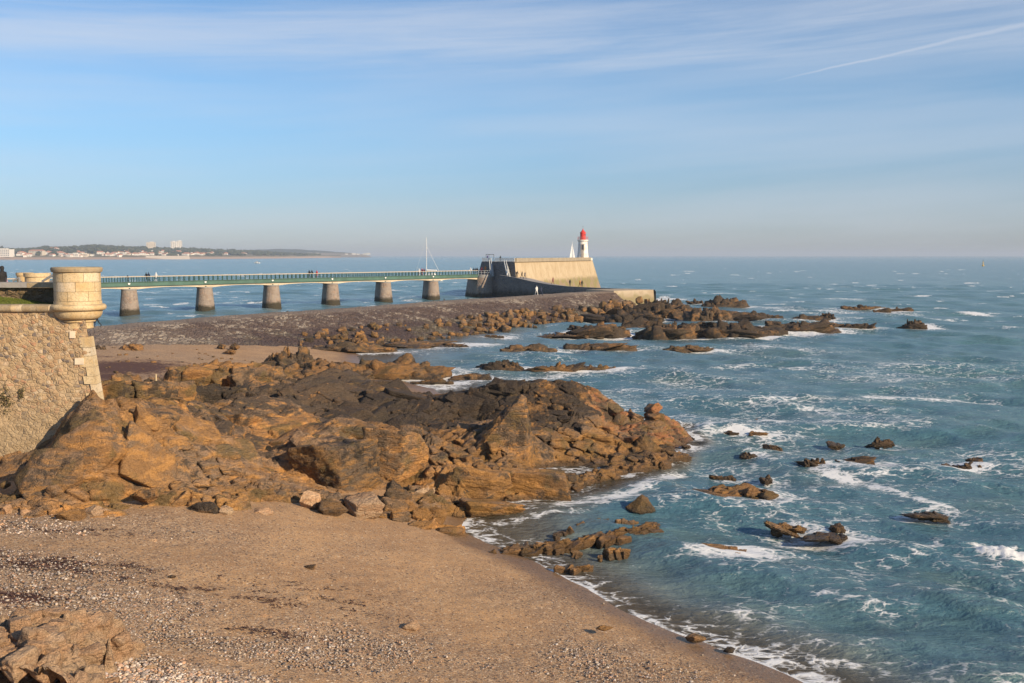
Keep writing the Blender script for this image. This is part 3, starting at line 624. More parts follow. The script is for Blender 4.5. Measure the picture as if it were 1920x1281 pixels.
reef('reef', [(930,1036),(1000,1028),(1060,1022),(1130,1010),(1180,1000),(1215,992)], 'ragged golden reef running out from the sand into the shallows', M_GOLD, .5, .27, 110, 1)
reef('rock_ledge', [(440,925,2.1),(520,938,1.6),(585,942,1.35)], 'pale fractured ledge along the sand below the tilted ochre slab', M_ROCK, .75, .5, 50, 24, tone=-.16)
reef('rock_ledge', [(590,948,1.3),(650,952,1.1),(715,955,.9),(745,960,.7)], 'pale golden fractured ledge along the sand in front of the largest boulder', M_ROCK, .8, .55, 60, 25, tone=-.2)
reef('rock_ledge', [(745,930,.9),(800,945,.5),(835,960,.25)], 'jumble of golden blocks above the sand tip', M_GOLD, .7, .55, 46, 26, tone=-.1)
reef('rock_ledge', [(770,985,.3),(815,995,.15),(858,1002,.02)], 'layered golden ledge ending the sand tip', M_GOLD, .55, .35, 36, 27, tone=-.1)
reef('rock_ledge', [(10,948,2.5),(70,962,2.4),(140,968,2.35),(215,960,2.3)], 'low line of broken golden stones along the pebbles below the fort rocks', M_ROCK, .6, .38, 56, 28, tone=-.14)
reef('rock_ledge', [(280,935,2.4),(350,945,2.2),(430,950,2.0)], 'broken brown foot of the slope at the top of the beach', M_ROCK, .65, .45, 40, 29, tone=-.05)
reef('rock_ledge', [(965,938),(1020,926),(1070,912),(1120,900)], 'ragged golden ledge between the cove and the tidal pool', M_ROCK, .85, .5, 70, 21, tone=.02)
reef('rock_ledge', [(1120,898),(1170,884),(1220,872),(1275,852)], 'low brown ledge running out to sea beyond the tidal pool', M_SEAROCK, .8, .42, 60, 22, tone=-.08)
reef('rock_ledge', [(1090,868),(1150,850),(1210,850),(1262,846)], 'dark weedy rock shelf under the pyramid boulder', M_SEAROCK, .8, .5, 50, 23, tone=.1)
reef('reef', [(1030,1010),(1080,990),(1130,978)], 'thin upper rib of golden rock along the ragged reef', M_GOLD, .4, .25, 16, 2)
reef('reef', [(1145,990),(1180,985)], 'golden rock knot at the seaward end of the ragged reef', M_GOLD, .4, .35, 8, 4)
reef('reef', [(1210,990),(1235,984)], 'outermost golden knob beyond the ragged reef', M_GOLD, .35, .32, 6, 5)
reef('reef', [(1130,1046),(1150,1036),(1172,1040)], 'three golden lumps close together off the ragged reef', M_GOLD, .32, .3, 8, 6)
reef('reef', [(1062,1070),(1100,1068)], 'small golden mound nearest the sand in the shallows', M_GOLD, .36, .3, 8, 7)
reef('reef', [(1085,1040),(1095,1038)], 'tiny weedy lump between reef and small mound', M_GOLD, .25, .18, 4, 8)
place('boulder', 1174, 1232, 926, 966, -.05, 'sharp brown wedge shaped boulder alone in the water off the cove', mat=M_SEAROCK, seed=9, depth=.7, peak=True, tone=-.2, rz=.9)
place('stone', 752, 786, 1162, 1188, 1.1, 'largest pale brown stone lying on the beach sand', cat='stone', seed=201, sub=4, mat=M_FRONT, rough=.04)
place('stone', 1118, 1150, 1172, 1186, .55, 'flat tan stone on the lower sand', cat='stone', seed=202, sub=4, rough=.04)
place('stone', 1288, 1325, 1188, 1206, .1, 'reddish rounded stone at the edge of the wash', cat='stone', seed=203, sub=4, rough=.04)
place('stone', 1358, 1380, 1212, 1226, .05, 'dark wet stone in the wash beyond the reddish one', cat='stone', seed=204, sub=4, tone=.4, rough=.04)
place('stone', 570, 590, 1058, 1068, 1.5, 'dark grey stone alone in the middle of the sand', cat='stone', seed=205, sub=4, tone=.5, rough=.04)
place('stone', 314, 328, 1078, 1085, 2.2, 'small grey stone on the pebbly sand', cat='stone', seed=206, sub=4, tone=.2, rough=.04)
place('stone', 268, 290, 1245, 1258, 2.4, 'round grey pebble stone right of the pale foreground crag', cat='stone', seed=207, sub=4, mat=M_FRONT, rough=.03)
place('stone', 622, 640, 1180, 1188, 1.4, 'small brown stone on the sand below the weed streaks', cat='stone', seed=208, sub=4, rough=.04)
place('stone', 484, 500, 1150, 1160, 1.8, 'small bluish stone beside the weed streaks', cat='stone', seed=209, sub=4, mat=M_FRONT, rough=.03)
place('stone', 276, 292, 1010, 1017, 2.2, 'small peach coloured stone high on the beach', cat='stone', seed=210, sub=4, mat=M_FRONT, rough=.03)
# foreground crag at the lower left: a ridge of jagged faces
cg = [at_z(10, 1235, 3.0), at_z(85, 1165, 3.3), at_z(150, 1178, 3.3), at_z(215, 1185, 3.0)]
xs = np.arange(-11.2, -6.0, .025); ys = np.arange(17.0, 23.2, .025); X, Y = np.meshgrid(xs, ys)
cp = [(0,1281,3.9),(60,1260,3.75),(120,1281,3.6),(160,1281,3.1),(0,1220,3.75),(30,1190,3.65),(85,1162,3.55),(130,1172,3.55),(155,1160,3.5),(165,1185,3.0),(200,1160,3.35),(225,1165,3.25),(240,1190,2.9),(262,1222,2.4),(205,1240,2.65),(185,1262,2.6),(150,1205,3.5),(100,1210,3.65),(170,1235,3.2),(205,1200,3.25),(60,1215,3.7)]
pp = [at_z(*q) for q in cp]; PP = [(p[0], p[1]) for p in pp]; PV = [p[2] for p in pp]
for (a, b) in ((270,1240),(230,1265),(195,1281),(270,1200),(240,1165),(200,1145),(150,1140),(90,1142),(40,1160),(0,1175),(-60,1180)):
    g = at_z(a, b, 2.5); PP.append((g[0], g[1])); PV.append(1.9)
CR = RBF(PP, PV, lam=.03); C0 = CR(X, Y)
f1, e1 = facets(X, Y, .55, R(60), 1.6, 141, 1.0); f2, e2 = facets(X, Y, .2, R(50), 1.6, 151, 1.0)
Zc = C0+.13*f1+.08*f2-.08*np.exp(-e1/.06)-.05*np.exp(-e2/.08)+.05*fbm2(X*5, Y*5, 161, 4)
keep = Zc > ground(X, Y)-.15
Fq = grid_faces(*X.shape); Fq = Fq[keep.ravel()[Fq].any(1)]
v, f, a = compact(np.stack([X+.05*fbm2(X*6, Y*6, 8, 3), Y+.05*fbm2(X*6, Y*6, 9, 3), Zc], -1).reshape(-1, 3), Fq, {'tone': (-.1+.25*fbm2(X*1.2, Y*1.2, 7, 3)).ravel()})
Vs = [v]; Fs = [np.concatenate([f[:, [0, 1, 2]], f[:, [0, 2, 3]]])]; ts = [a['tone']]; n0 = len(v); rg = np.random.default_rng(66); made = 0
qx = rg.uniform(-11, -6.3, 900); qy = rg.uniform(17.2, 23, 900); qz = CR(qx, qy); qg = ground(qx, qy)
for k in range(900):
    if made > 130: break
    if qz[k] < qg[k]+.1: continue
    sz = rg.uniform(.10, .38)*min(1, .5+(qz[k]-qg[k])); V, Fb = rock_shape(7000+k, 4, 9, .07, boxy=True, freq=2.4)
    V = V*np.array([.8, 1.2, 1.0*rg.uniform(.7, 1.3)])*sz; Mx = np.array(Matrix.Rotation(R(-20)+rg.normal()*.35, 3, 'Z') @ Matrix.Rotation(rg.normal()*.3, 3, 'X') @ Matrix.Rotation(rg.normal()*.3+.25, 3, 'Y'))
    Vs.append(V@Mx.T+np.array([qx[k], qy[k], qz[k]])); Fs.append(Fb+n0); ts.append(np.full(len(V), rg.normal()*.12-.1)); n0 += len(V); made += 1
tag(link('rock_crag', raw_mesh('rock_crag', np.concatenate(Vs), np.concatenate(Fs), [M_FRONT], True, {'tone': np.concatenate(ts), 'red': np.zeros(n0)})), 'pale jagged crag in the near left corner of the pebble beach', 'rock')

# ------------------------------------------------------------------ rocks standing in the sea and on the mid shore
ISL = []
def island(px0, px1, yt, yb, label, depth=.5, mat=None, tone=0.0, seed=None, zb=0.0, lumps=5, res=None, name='sea_rock', group='rocks standing in the sea'):
    c = at_z((px0+px1)/2, yb, zb); d = c[1]; sc = d/FPX
    w = (px1-px0)*sc*1.04; l = max(w*depth, .8); tan = (H-zb)/d
    cy = c[1]+l*.5; h = (H-zb-(yt-HOR)*(cy)/FPX)*(.62 if d < 75 and zb == 0 else .84); h = max(h, .15)
    seed = seed or int(px0*7+yt); rg = np.random.default_rng(seed)
    nb = int(np.clip(lumps*3.2+w*2.0, 14, 52)); VV_ = []; FF_ = []; k0 = 0; yaw0 = R(-30)+rg.normal()*.3; sub = 5 if d < 62 else (4 if d < 170 else 3)
    for q in range(nb+2):
        t_ = rg.uniform(-.85, .85); v_ = rg.uniform(-.65, .65)*math.sqrt(1-t_*t_*.8); fall = max(.18, 1-.75*t_*t_-.5*v_*v_)
        V, Fb = rock_shape(seed*31+q, sub if q < 8 else max(3, sub-1), 10, .13, boxy=q % 4 > 0, freq=2.6)
        if q < 2: sx, sy, sz_ = w*.50, l*.52, h*.38; t_ = (-.3, .3)[q]; v_ = 0; fall = 1
        else: sx = max(w*rg.uniform(.05, .19)*(1.3 if q < 6 else .9), .2); sy = max(min(l*rg.uniform(.16, .45), sx*1.2), sx*.4); sz_ = h*rg.uniform(.35, 1.1)*fall
        V = V*np.array([sx, sy, max(sz_, .12)])
        Mx = np.array(Matrix.Rotation(yaw0+rg.normal()*.35 if sx < 3*sy else rg.normal()*.12, 3, 'Z') @ Matrix.Rotation(rg.normal()*.18, 3, 'X') @ Matrix.Rotation(rg.normal()*.20*min(1, 2*h/sx), 3, 'Y'))
        V = V@Mx.T+np.array([t_*w*.5, v_*l*.5, .02*h]); VV_.append(V); FF_.append(Fb+k0); k0 += len(V)
    v = np.concatenate(VV_); f = np.concatenate(FF_); v[:, 0] *= w/max(np.ptp(v[:, 0]), .1); v[:, 0] -= (v[:, 0].max()+v[:, 0].min())/2; v[:, 1] *= min(1, l*1.1/max(np.ptp(v[:, 1]), .1))
    v[:, 2] = np.where(v[:, 2] > 0, v[:, 2]*h/max(v[:, 2].max(), .05), np.maximum(v[:, 2], -.6)); a = {'tone': np.full(len(v), tone)+.12*fbm2(v[:, 0]*.6+seed, v[:, 1]*.6, 3, 2)}
    ISL.append((c[0], cy, w/2, l/2, h, d, zb))
    o = link(name, raw_mesh(name, v, f, [mat or M_SEAROCK], True, a), loc=(c[0], cy, zb))
    return tag(o, label, 'rock', group)
B = M_FARROCK
# near, off the point
for a in ((1295,1482,907,946,'long brown rock bank in the foam right of the cove'),(1332,1382,888,903,'low brown rock just behind the long bank'),(1425,1453,889,905,'small dark rock right behind the long bank'),(1498,1556,851,879,'dark hump left of a blackish pair of rocks'),(1560,1652,850,879,'blackish long hump right of the dark hump'),(1629,1682,812,836,'pointed brown rock standing alone right of the point'),(1390,1424,845,860,'small low brown rock off the ledge end'),(1554,1587,828,838,'flat small rock left of the pointed brown one'),(1434,1472,832,846,'pair of tiny rocks off the red tail'),(1358,1388,806,817,'small rock just off the tip of the red tail'),(1403,1446,804,820,'low double rock off the tip of the red tail'),(1400,1450,783,797,'dark low rock behind the double one'),(1306,1336,794,806,'tiny rock touching the foam at the tail'),(1278,1298,832,842,'little knob beside the pyramid boulder'),(1218,1240,838,850,'small brown knob on the weedy flat edge'),(1440,1522,980,1000,'golden broken rock awash in the near water'),(1500,1600,1009,1016,'nearly drowned brown reef right of the broken rock'),(1295,1420,1030,1050,'drowned golden reef showing through a swell'),(1700,1790,961,976,'black rock swept by a breaking wave at right'),(1770,1862,864,886,'low wet rocks near the right edge'),(1818,1848,858,868,'small dark rock at the back of the low wet ones'),(1560,1590,985,996,'tiny brown rock in the near swell')):
    island(*a, tone=-.12 if 'golden' in a[4] else (.15 if 'dark' in a[4] or 'black' in a[4] else 0), mat=M_GOLD if 'golden' in a[4] else M_SEAROCK, depth=.6)
# inner channel
for a in ((935,1046,640,662,'three humped rock in the inner channel, leftmost of its row'),(1060,1200,638,659,'long low rock in the middle of the inner channel row'),(1245,1342,645,659,'thin flat rock at the right of the inner channel row'),(888,982,672,697,'dark rock left of the broad one in the near channel row'),(980,1102,673,702,'broad dark rock in the near channel row'),(1090,1172,681,698,'flat rock right of the broad one in the near channel row'),(768,850,702,722,'wet rock slab in the white wash behind the black ridge'),(840,922,697,714,'low rock slab trailing into the white wash'),(905,945,626,634,'tiny rock off the boulder bank'),(830,880,642,652,'low rock close to the long brown reef'),(1000,1110,622,633,'flat weedy rock below the boulder bank')):
    island(*a, mat=M_SEAROCK, tone=.08)
# mid shore reefs
for a in ((455,602,640,692,1.0,'rounded grey outcrop on the sand near the boulder bank',.5,.1),(500,660,668,712,.5,'weedy brown reef on the sand before the channel',.6,.0),(590,850,655,714,.0,'long brown reef reaching into the channel',.38,.0),(600,700,690,716,.0,'smooth olive rock at the foot of the long reef',.5,.0),(470,560,690,735,1.2,'ochre rock patch among shell sand',.6,-.2),(560,640,700,730,.6,'brown rock patch beside the shell sand',.6,-.1),(560,740,636,660,.2,'low dark weed covered rocks under the boulder bank',.4,.1),(700,890,640,652,.0,'brown flat rocks at the edge of the boulder bank',.4,.05)):
    island(a[0], a[1], a[2], a[3], a[5], depth=a[6], mat=M_SEAROCK if a[7] >= 0 else M_ROCK, tone=a[7], zb=a[4], lumps=8, group='reefs of the middle shore')
for i_, a in enumerate(((404,422,641,651,1.55,'left of two small weedy rocks on the middle beach'),(428,446,641,652,1.5,'right of two small weedy rocks on the middle beach'),(415,440,654,661,1.45,'flat rock below the two small weedy ones'),(172,196,644,656,2.0,'weedy rock lump under the jetty slope, nearest the fort'),(208,262,642,656,1.95,'long brown rock lump at the foot of the jetty slope'))):
    island(a[0], a[1], a[2], a[3], a[5], depth=.7, mat=M_SEAROCK, tone=.05, zb=a[4], lumps=4, group='small rocks on the middle beach')
# outer reef
for a in ((1170,1300,556,600,'blocky dark reef mass against the jetty end',.7),(1205,1260,556,588,'brown cube shaped rock beside the jetty end wall',.8),(1240,1310,558,592,'dark stepped rock right of the cube shaped one',.7),(1290,1375,568,606,'brown ridge in the middle of the outer reef',.6),(1326,1406,551,577,'big black rock with a high right end behind the reef',.5),(1294,1318,559,572,'small brown rock behind the reef gap',.7),(1200,1330,592,636,'low black weedy platform at the front of the outer reef',.6),(1300,1460,596,636,'broad black hump of the outer reef',.5),(1376,1470,580,604,'brown topped ridge behind the broad black hump',.5),(1440,1580,596,624,'long black tongue of the outer reef',.35),(1480,1570,588,606,'low dark ridge behind the black tongue',.4),(1578,1642,604,619,'last low rocks of the black tongue',.4),(1540,1562,586,598,'small dark round rock behind the tongue',.7),(1572,1660,572,581,'thin rock streak in the far foam',.3),(1650,1712,575,588,'two small far rocks at the end of the streak',.4),(1700,1742,596,620,'dark haystack shaped rock standing alone',.7),(1070,1180,600,632,'weedy black rocks at the end of the boulder bank',.6),(1100,1240,572,606,'dark blocky rocks below the jetty end',.6),(1612,1640,612,618,'speck of rock in the far foam',.5),(1640,1668,584,590,'small flat far rock before the two',.5)):
    island(a[0]-6, a[1]+8, a[2]-3, a[3], a[4], depth=a[5]*1.25, mat=B, tone=.16 if 'black' in a[4] or 'dark' in a[4] else -.08, group='outer reef rocks', lumps=9)

reef('sea_reef', [(1190,612),(1260,620),(1340,622),(1440,624)], 'nearly black low rock apron along the front of the outer reef', M_FARROCK, 3.4, 1.0, 60, 31, tone=.25)
reef('sea_reef', [(1450,614),(1520,616),(1590,615)], 'black ragged rock strip where waves break on the outer reef', M_FARROCK, 2.6, .8, 40, 32, tone=.25)
reef('sea_reef', [(1170,596),(1250,598),(1330,598),(1380,602)], 'tall dark broken rock wall of the outer reef beside the jetty end', M_FARROCK, 3.2, 2.0, 60, 33, tone=.12)
reef('sea_reef', [(1080,618),(1150,622),(1210,620)], 'weedy black apron below the end of the boulder bank', M_FARROCK, 2.2, .7, 36, 34, tone=.22)
# ------------------------------------------------------------------ paved jetty
CR_ = [(-62,78),(-55,92),(-45.6,107),(-39.5,119),(-33.7,131),(-26.8,139.5),(-19.5,152),(-10,169),(0,182.5),(10.7,200),(20.5,211)]
def smooth_line(P, n):
    P = np.array(P, float); t = np.concatenate([[0], np.cumsum(np.linalg.norm(np.diff(P, axis=0), axis=1))]); u = np.linspace(0, t[-1], n)
    L = np.stack([np.interp(u, t, P[:, k]) for k in range(P.shape[1])], -1)
    for _ in range(int(n/24)): L[1:-1] = (L[:-2]+2*L[1:-1]+L[2:])/4
    return L
JL = smooth_line(CR_, 420); NJ = 980; NP = 170; JT = np.gradient(JL, axis=0); JT /= np.linalg.norm(JT, axis=1)[:, None]; JN = np.stack([JT[:, 1], -JT[:, 0]], -1)
prof = [(-9, -2.5), (-5, .2), (-2.6, 2.95), (-2.2, 3.2), (-1, 3.36), (0, 3.4), (1.5, 3.38), (3, 3.25), (5, 2.9), (8, 2.25), (11, 1.6), (14, 1.0), (17, .3), (20, -.6)]
pu = np.linspace(-9, 20, NP); pz = np.interp(pu, [p[0] for p in prof], [p[1] for p in prof])
JL2 = smooth_line(CR_, NJ); JT2 = np.gradient(JL2, axis=0); JT2 /= np.linalg.norm(JT2, axis=1)[:, None]; JN2 = np.stack([JT2[:, 1], -JT2[:, 0]], -1)
V = np.zeros((NJ, NP, 3)); nar = 1-.62*sst(np.arange(float(NJ))*419/(NJ-1), 330, 419)[:, None]; PU = np.where(pu > 0, pu*nar, pu)+0*nar
V[:, :, 0] = JL2[:, None, 0]+JN2[:, None, 0]*PU; V[:, :, 1] = JL2[:, None, 1]+JN2[:, None, 1]*PU
lift = np.linspace(-.15, .1, NJ)[:, None]; jf, je = facets(V[:, :, 0], V[:, :, 1], .75, R(60), 1.5, 951, .8); jb = sst(3.45-pz, .08, .5)
V[:, :, 2] = pz+lift*sst(pz, 0, 3)+.10*fbm2(V[:, :, 0]*.35, V[:, :, 1]*.35, 2, 4)+jb*(.07*jf-.06*np.exp(-je/.08)+.10*fbm2(V[:, :, 0]*.9, V[:, :, 1]*.9, 4, 3))
me = raw_mesh('jetty', V.reshape(-1, 3), grid_faces(NJ, NP)[:, ::-1], [M_JETTY], True)
tag(link('stone_jetty', me), 'low curved breakwater paved in dark purplish stone running out to the lighthouse mole', 'jetty')
# concrete end block of the jetty
mb = MB(); E0 = np.array([21.6, 211.5]); E1 = np.array([31.0, 218.5])
n_ = np.array([E1[1]-E0[1], -(E1[0]-E0[0])]); n_ /= np.linalg.norm(n_)
mb.prism([E0, E1, E1-n_*9, E0-n_*9], -1.5, 3.5, .35)
tag(mb.build('jetty_end_block', M_CONC), 'sunlit concrete block with peeling stains ending the stone jetty', 'block')

# boulder bank: 12 shapes copied
BO = []
for k in range(12):
    V, F = rock_shape(300+k, 3, 11, .06, boxy=k % 3 > 0); lo, hi = V.min(0), V.max(0); V = (V-(lo+hi)/2)/(hi-lo)*np.array([1, .85, .8])
    BO.append(raw_mesh('boulder', V, F, [M_BOULDER], True, {'tone': np.full(len(V), [-.25, -.2, .12, -.1, .2, -.3][k % 6]), 'red': np.zeros(len(V))}))
rg = np.random.default_rng(77); cnt = 0
def jetty_px(i, u):
    p = JL[i]+JN[i]*u; return 960+p[0]/p[1]*FPX
while cnt < 298:
    i = int(rg.uniform(128, 412)); u = rg.uniform(12.2, 22.0)*(.92 if i < 330 else 1.0-.3*(i-330)/90)
    p = JL[i]+JN[i]*u; px_ = 960+p[0]/p[1]*FPX
    if px_ < 560 or px_ > 1215: continue
    s = rg.uniform(.6, 1.75)*(1.1 if i > 300 else .85); k = rg.integers(0, 12)
    if i < 230: s *= .8
    z = np.interp(u, pu, pz); z = max(z, ground(p[0], p[1])+.1, -.1)
    o = link('boulder', BO[k]); sz = s*rg.uniform(.75, 1.1)
    o.scale = (s, s*rg.uniform(.8, 1.1), sz); o.rotation_euler = (rg.uniform(-.4, .4), rg.uniform(-.4, .4), rg.uniform(0, 6.3)); o.location = (p[0], p[1], z+sz*.22)
    warm = k % 6 not in (2, 4)
    tag(o, 'ochre rounded boulder in the heap along the jetty foot' if warm else 'grey brown boulder in the heap along the jetty foot', 'boulder', 'ochre boulders along the jetty foot' if warm else 'grey boulders along the jetty foot'); cnt += 1
rg = np.random.default_rng(88)
for k in range(70):
    g = at_z(rg.uniform(175, 500), rg.uniform(648, 735), 1.8); zg = float(ground(g[0], g[1])); s_ = rg.uniform(.15, .5)
    if FR(g[0], g[1]) > zg-.1: continue
    o = link('stone', BO[k % 12]); o.scale = (s_, s_*.9, s_*.6); o.rotation_euler = (0, 0, rg.uniform(0, 6)); o.location = (g[0], g[1], zg+s_*.1); tag(o, 'small stone lying on the middle beach behind the rocks', 'stone', 'small stones on the middle beach')
# dark rocks behind the jetty, at the bridge
for a in ((560,640,572,600,'dark rock hump rising behind the jetty below the fourth bridge pier'),(500,580,578,606,'brown rock hump behind the jetty left of the fourth pier'),(630,760,570,588,'row of low dark rocks behind the jetty before the fifth pier'),(760,830,568,578,'low rocks behind the jetty at the sixth pier'),(820,842,556,574,'dark boulder standing behind the jetty right of the sixth pier'),(800,822,560,572,'small brown boulder at the foot of the sixth pier'),(840,900,564,574,'thin dark rocks behind the jetty toward the mole')):
    island(a[0], a[1], a[2], a[3]+4, a[4], depth=.5, mat=B, tone=.15, group='rocks behind the jetty')

# ------------------------------------------------------------------ sea
FOAM_LINES = [([(1850,1030),(1885,1036),(1925,1040)],26,1.0),([(1470,622),(1500,622)],16,.95),([(1520,768),(1600,772),(1680,778)],16,.62),([(1630,748),(1740,748),(1860,752)],9,.7),([(1530,885),(1580,900),(1640,912)],18,.75),([(1600,905),(1700,930),(1760,950)],16,.65),([(1690,970),(1720,960),(1780,955)],18,.8),([(1270,880),(1210,920),(1150,940),(1060,950)],18,.68),([(1540,1120),(1620,1140),(1700,1150)],36,.5),([(1620,1050),(1720,1040),(1780,1000)],20,.5),([(1180,1155),(1240,1180),(1330,1215),(1420,1246),(1500,1278),(1560,1300)],11,.9),([(1290,1195),(1370,1210)],18,.6),([(1510,1240),(1600,1250),(1650,1260)],22,.4),([(1060,1085),(1130,1120)],12,.75),([(930,985),(1000,975),(1090,965)],10,.5),([(980,1010),(1000,1030)],12,.4),([(760,708),(860,722),(800,735)],12,.6),([(720,690),(850,690),(900,715)],10,.55),([(880,715),(1000,708),(1170,702)],10,.4),([(1200,690),(1400,686),(1500,690)],7,.4),([(1020,868),(1110,868)],7,.8),([(1380,648),(1500,655)],12,.45),([(1215,566),(1260,562)],6,.8),([(1400,575),(1560,585),(1700,590)],8,.45),([(1800,588),(1840,590)],4,.9),([(1740,612),(1752,616)],6,.9),([(1700,830),(1900,850)],26,.42),([(1440,690),(1600,700)],8,.35),([(1560,560),(1600,562)],4,.5)]
X, Y, RR = polar(15, [(120, .0048), (400, .0075), (45000, .045)], 960, -47, 47)
Z0 = ground(X, Y); fz = np.full(X.shape, -9.)
m = (X > -25) & (X < 20) & (Y > 27) & (Y < 90); fz[m] = FR(X[m], Y[m])+.15
bed = np.maximum(Z0, fz); depth = -bed
fade = sst(depth, -.1, 1.0)*.85+.15
Zs = np.zeros(X.shape); DX = np.zeros(X.shape); DY = np.zeros(X.shape)
rg = np.random.default_rng(5); spc = np.maximum(RR*.006, .1)
for i in range(44):
    lam = .9*(24/.9)**(rg.random()); th = R(205)+rg.normal()*.55   # swell from the open sea at right
    k = 2*PI/lam; kx, ky = math.sin(th)*k, math.cos(th)*k; ph = rg.uniform(0, 6.28)
    amp = .0100*lam**.80*rg.uniform(.5, 1.2)
    w = sst(lam/spc, 2.5, 5); mod = .55+.9*vn2(X/(lam*4)+i*3.1, Y/(lam*4), 500+i)
    a = kx*X+ky*Y+ph+1.2*fbm2(X/(lam*3), Y/(lam*3), 600+i, 2)
    Zs += w*amp*mod*np.cos(a); DX += -w*amp*.75*mod*math.sin(th)*np.sin(a); DY += -w*amp*.75*mod*math.cos(th)*np.sin(a)
Zs *= fade; DX *= fade; DY *= fade
big = fbm2(X*.055, Y*.085, 201, 4); med = fbm2(X*.28+big, Y*.40, 205, 4)
foam = np.zeros(X.shape)
near = np.exp(-((RR-60)/75)**2)
foam += near*(.17+.40*big+.24*med)
for (cx, cy, rx, ry, hh, d, zb) in ISL:
    if zb > .3: continue
    mm = (np.abs(X-cx) < rx+9) & (np.abs(Y-cy) < ry+14)
    if not mm.any(): continue
    q = np.hypot((X[mm]-cx)/rx, (Y[mm]-cy)/ry); de = (q-1)*min(rx, ry)*1.0
    side = .7+.35*np.tanh((X[mm]-cx)/rx)
    foam[mm] = np.maximum(foam[mm], side*(.66*np.exp(-np.maximum(de, 0)/(.35+.12*rx*.3+d*.003))+.35*np.exp(-np.maximum(de, 0)/(1.5+.012*d)))*(.75+.6*med[mm]))
sh = np.exp(-np.clip(depth, 0, 9)/.35)*m
foam = np.maximum(foam, .62*sh*(.6+.9*med+.4*big))
for pts, wpx, st in FOAM_LINES:
    P = np.array([at_z(a, b, 0)[:2] for a, b in pts])
    for q in range(len(P)-1):
        A, Bv = P[q], P[q+1]; dm = (A[1]+Bv[1])/2; wy = wpx*dm*dm/FPX/H*.55; wxx = max(wy*.5, wpx*dm/FPX*.8)
        lo = np.minimum(A, Bv)-3*np.array([wxx, wy]); hi = np.maximum(A, Bv)+3*np.array([wxx, wy])
        mm = (X > lo[0]) & (X < hi[0]) & (Y > lo[1]) & (Y < hi[1])
        if not mm.any(): continue
        ab = (Bv-A)/np.array([wxx, wy]); px_ = (X[mm]-A[0])/wxx; py_ = (Y[mm]-A[1])/wy
        t = np.clip((px_*ab[0]+py_*ab[1])/(ab@ab+1e-9), 0, 1); dd = np.hypot(px_-t*ab[0], py_-t*ab[1])
        foam[mm] = np.maximum(foam[mm], st*np.exp(-dd**2)*(.85+.5*med[mm]))
        if st >= .9 and wpx > 12: Zs[mm] += .20*np.exp(-dd**2)*(.55+.9*med[mm]+.9*fbm2(X[mm]*2.2, Y[mm]*2.2, 411, 4, .6))
swash = np.exp(-((depth-.03)/.035)**2)*(fz < Z0+.05)*sst(RR, 14, 20)*(1-sst(RR, 60, 75)); foam = np.maximum(foam, .74*swash*(.75+.7*med)); foam = np.maximum(foam, (fz < Z0+.05)*.43*np.exp(-((depth-.14)/.14)**2)*sst(RR, 14, 20)*(1-sst(RR, 60, 75))*(.7+.9*fbm2(X*.5, Y*.5, 207, 3)+.5*med))
far = sst(RR, 110, 200)*(1-sst(RR, 500, 1500)); cap = sst(fbm2(X*.12, Y*.30, 301, 4), .36, .60)
foam = np.maximum(foam, far*cap*.62)
ridge = Zs/(.12+.02*np.sqrt(RR)); foam += .10*near*np.clip(ridge, 0, 1)
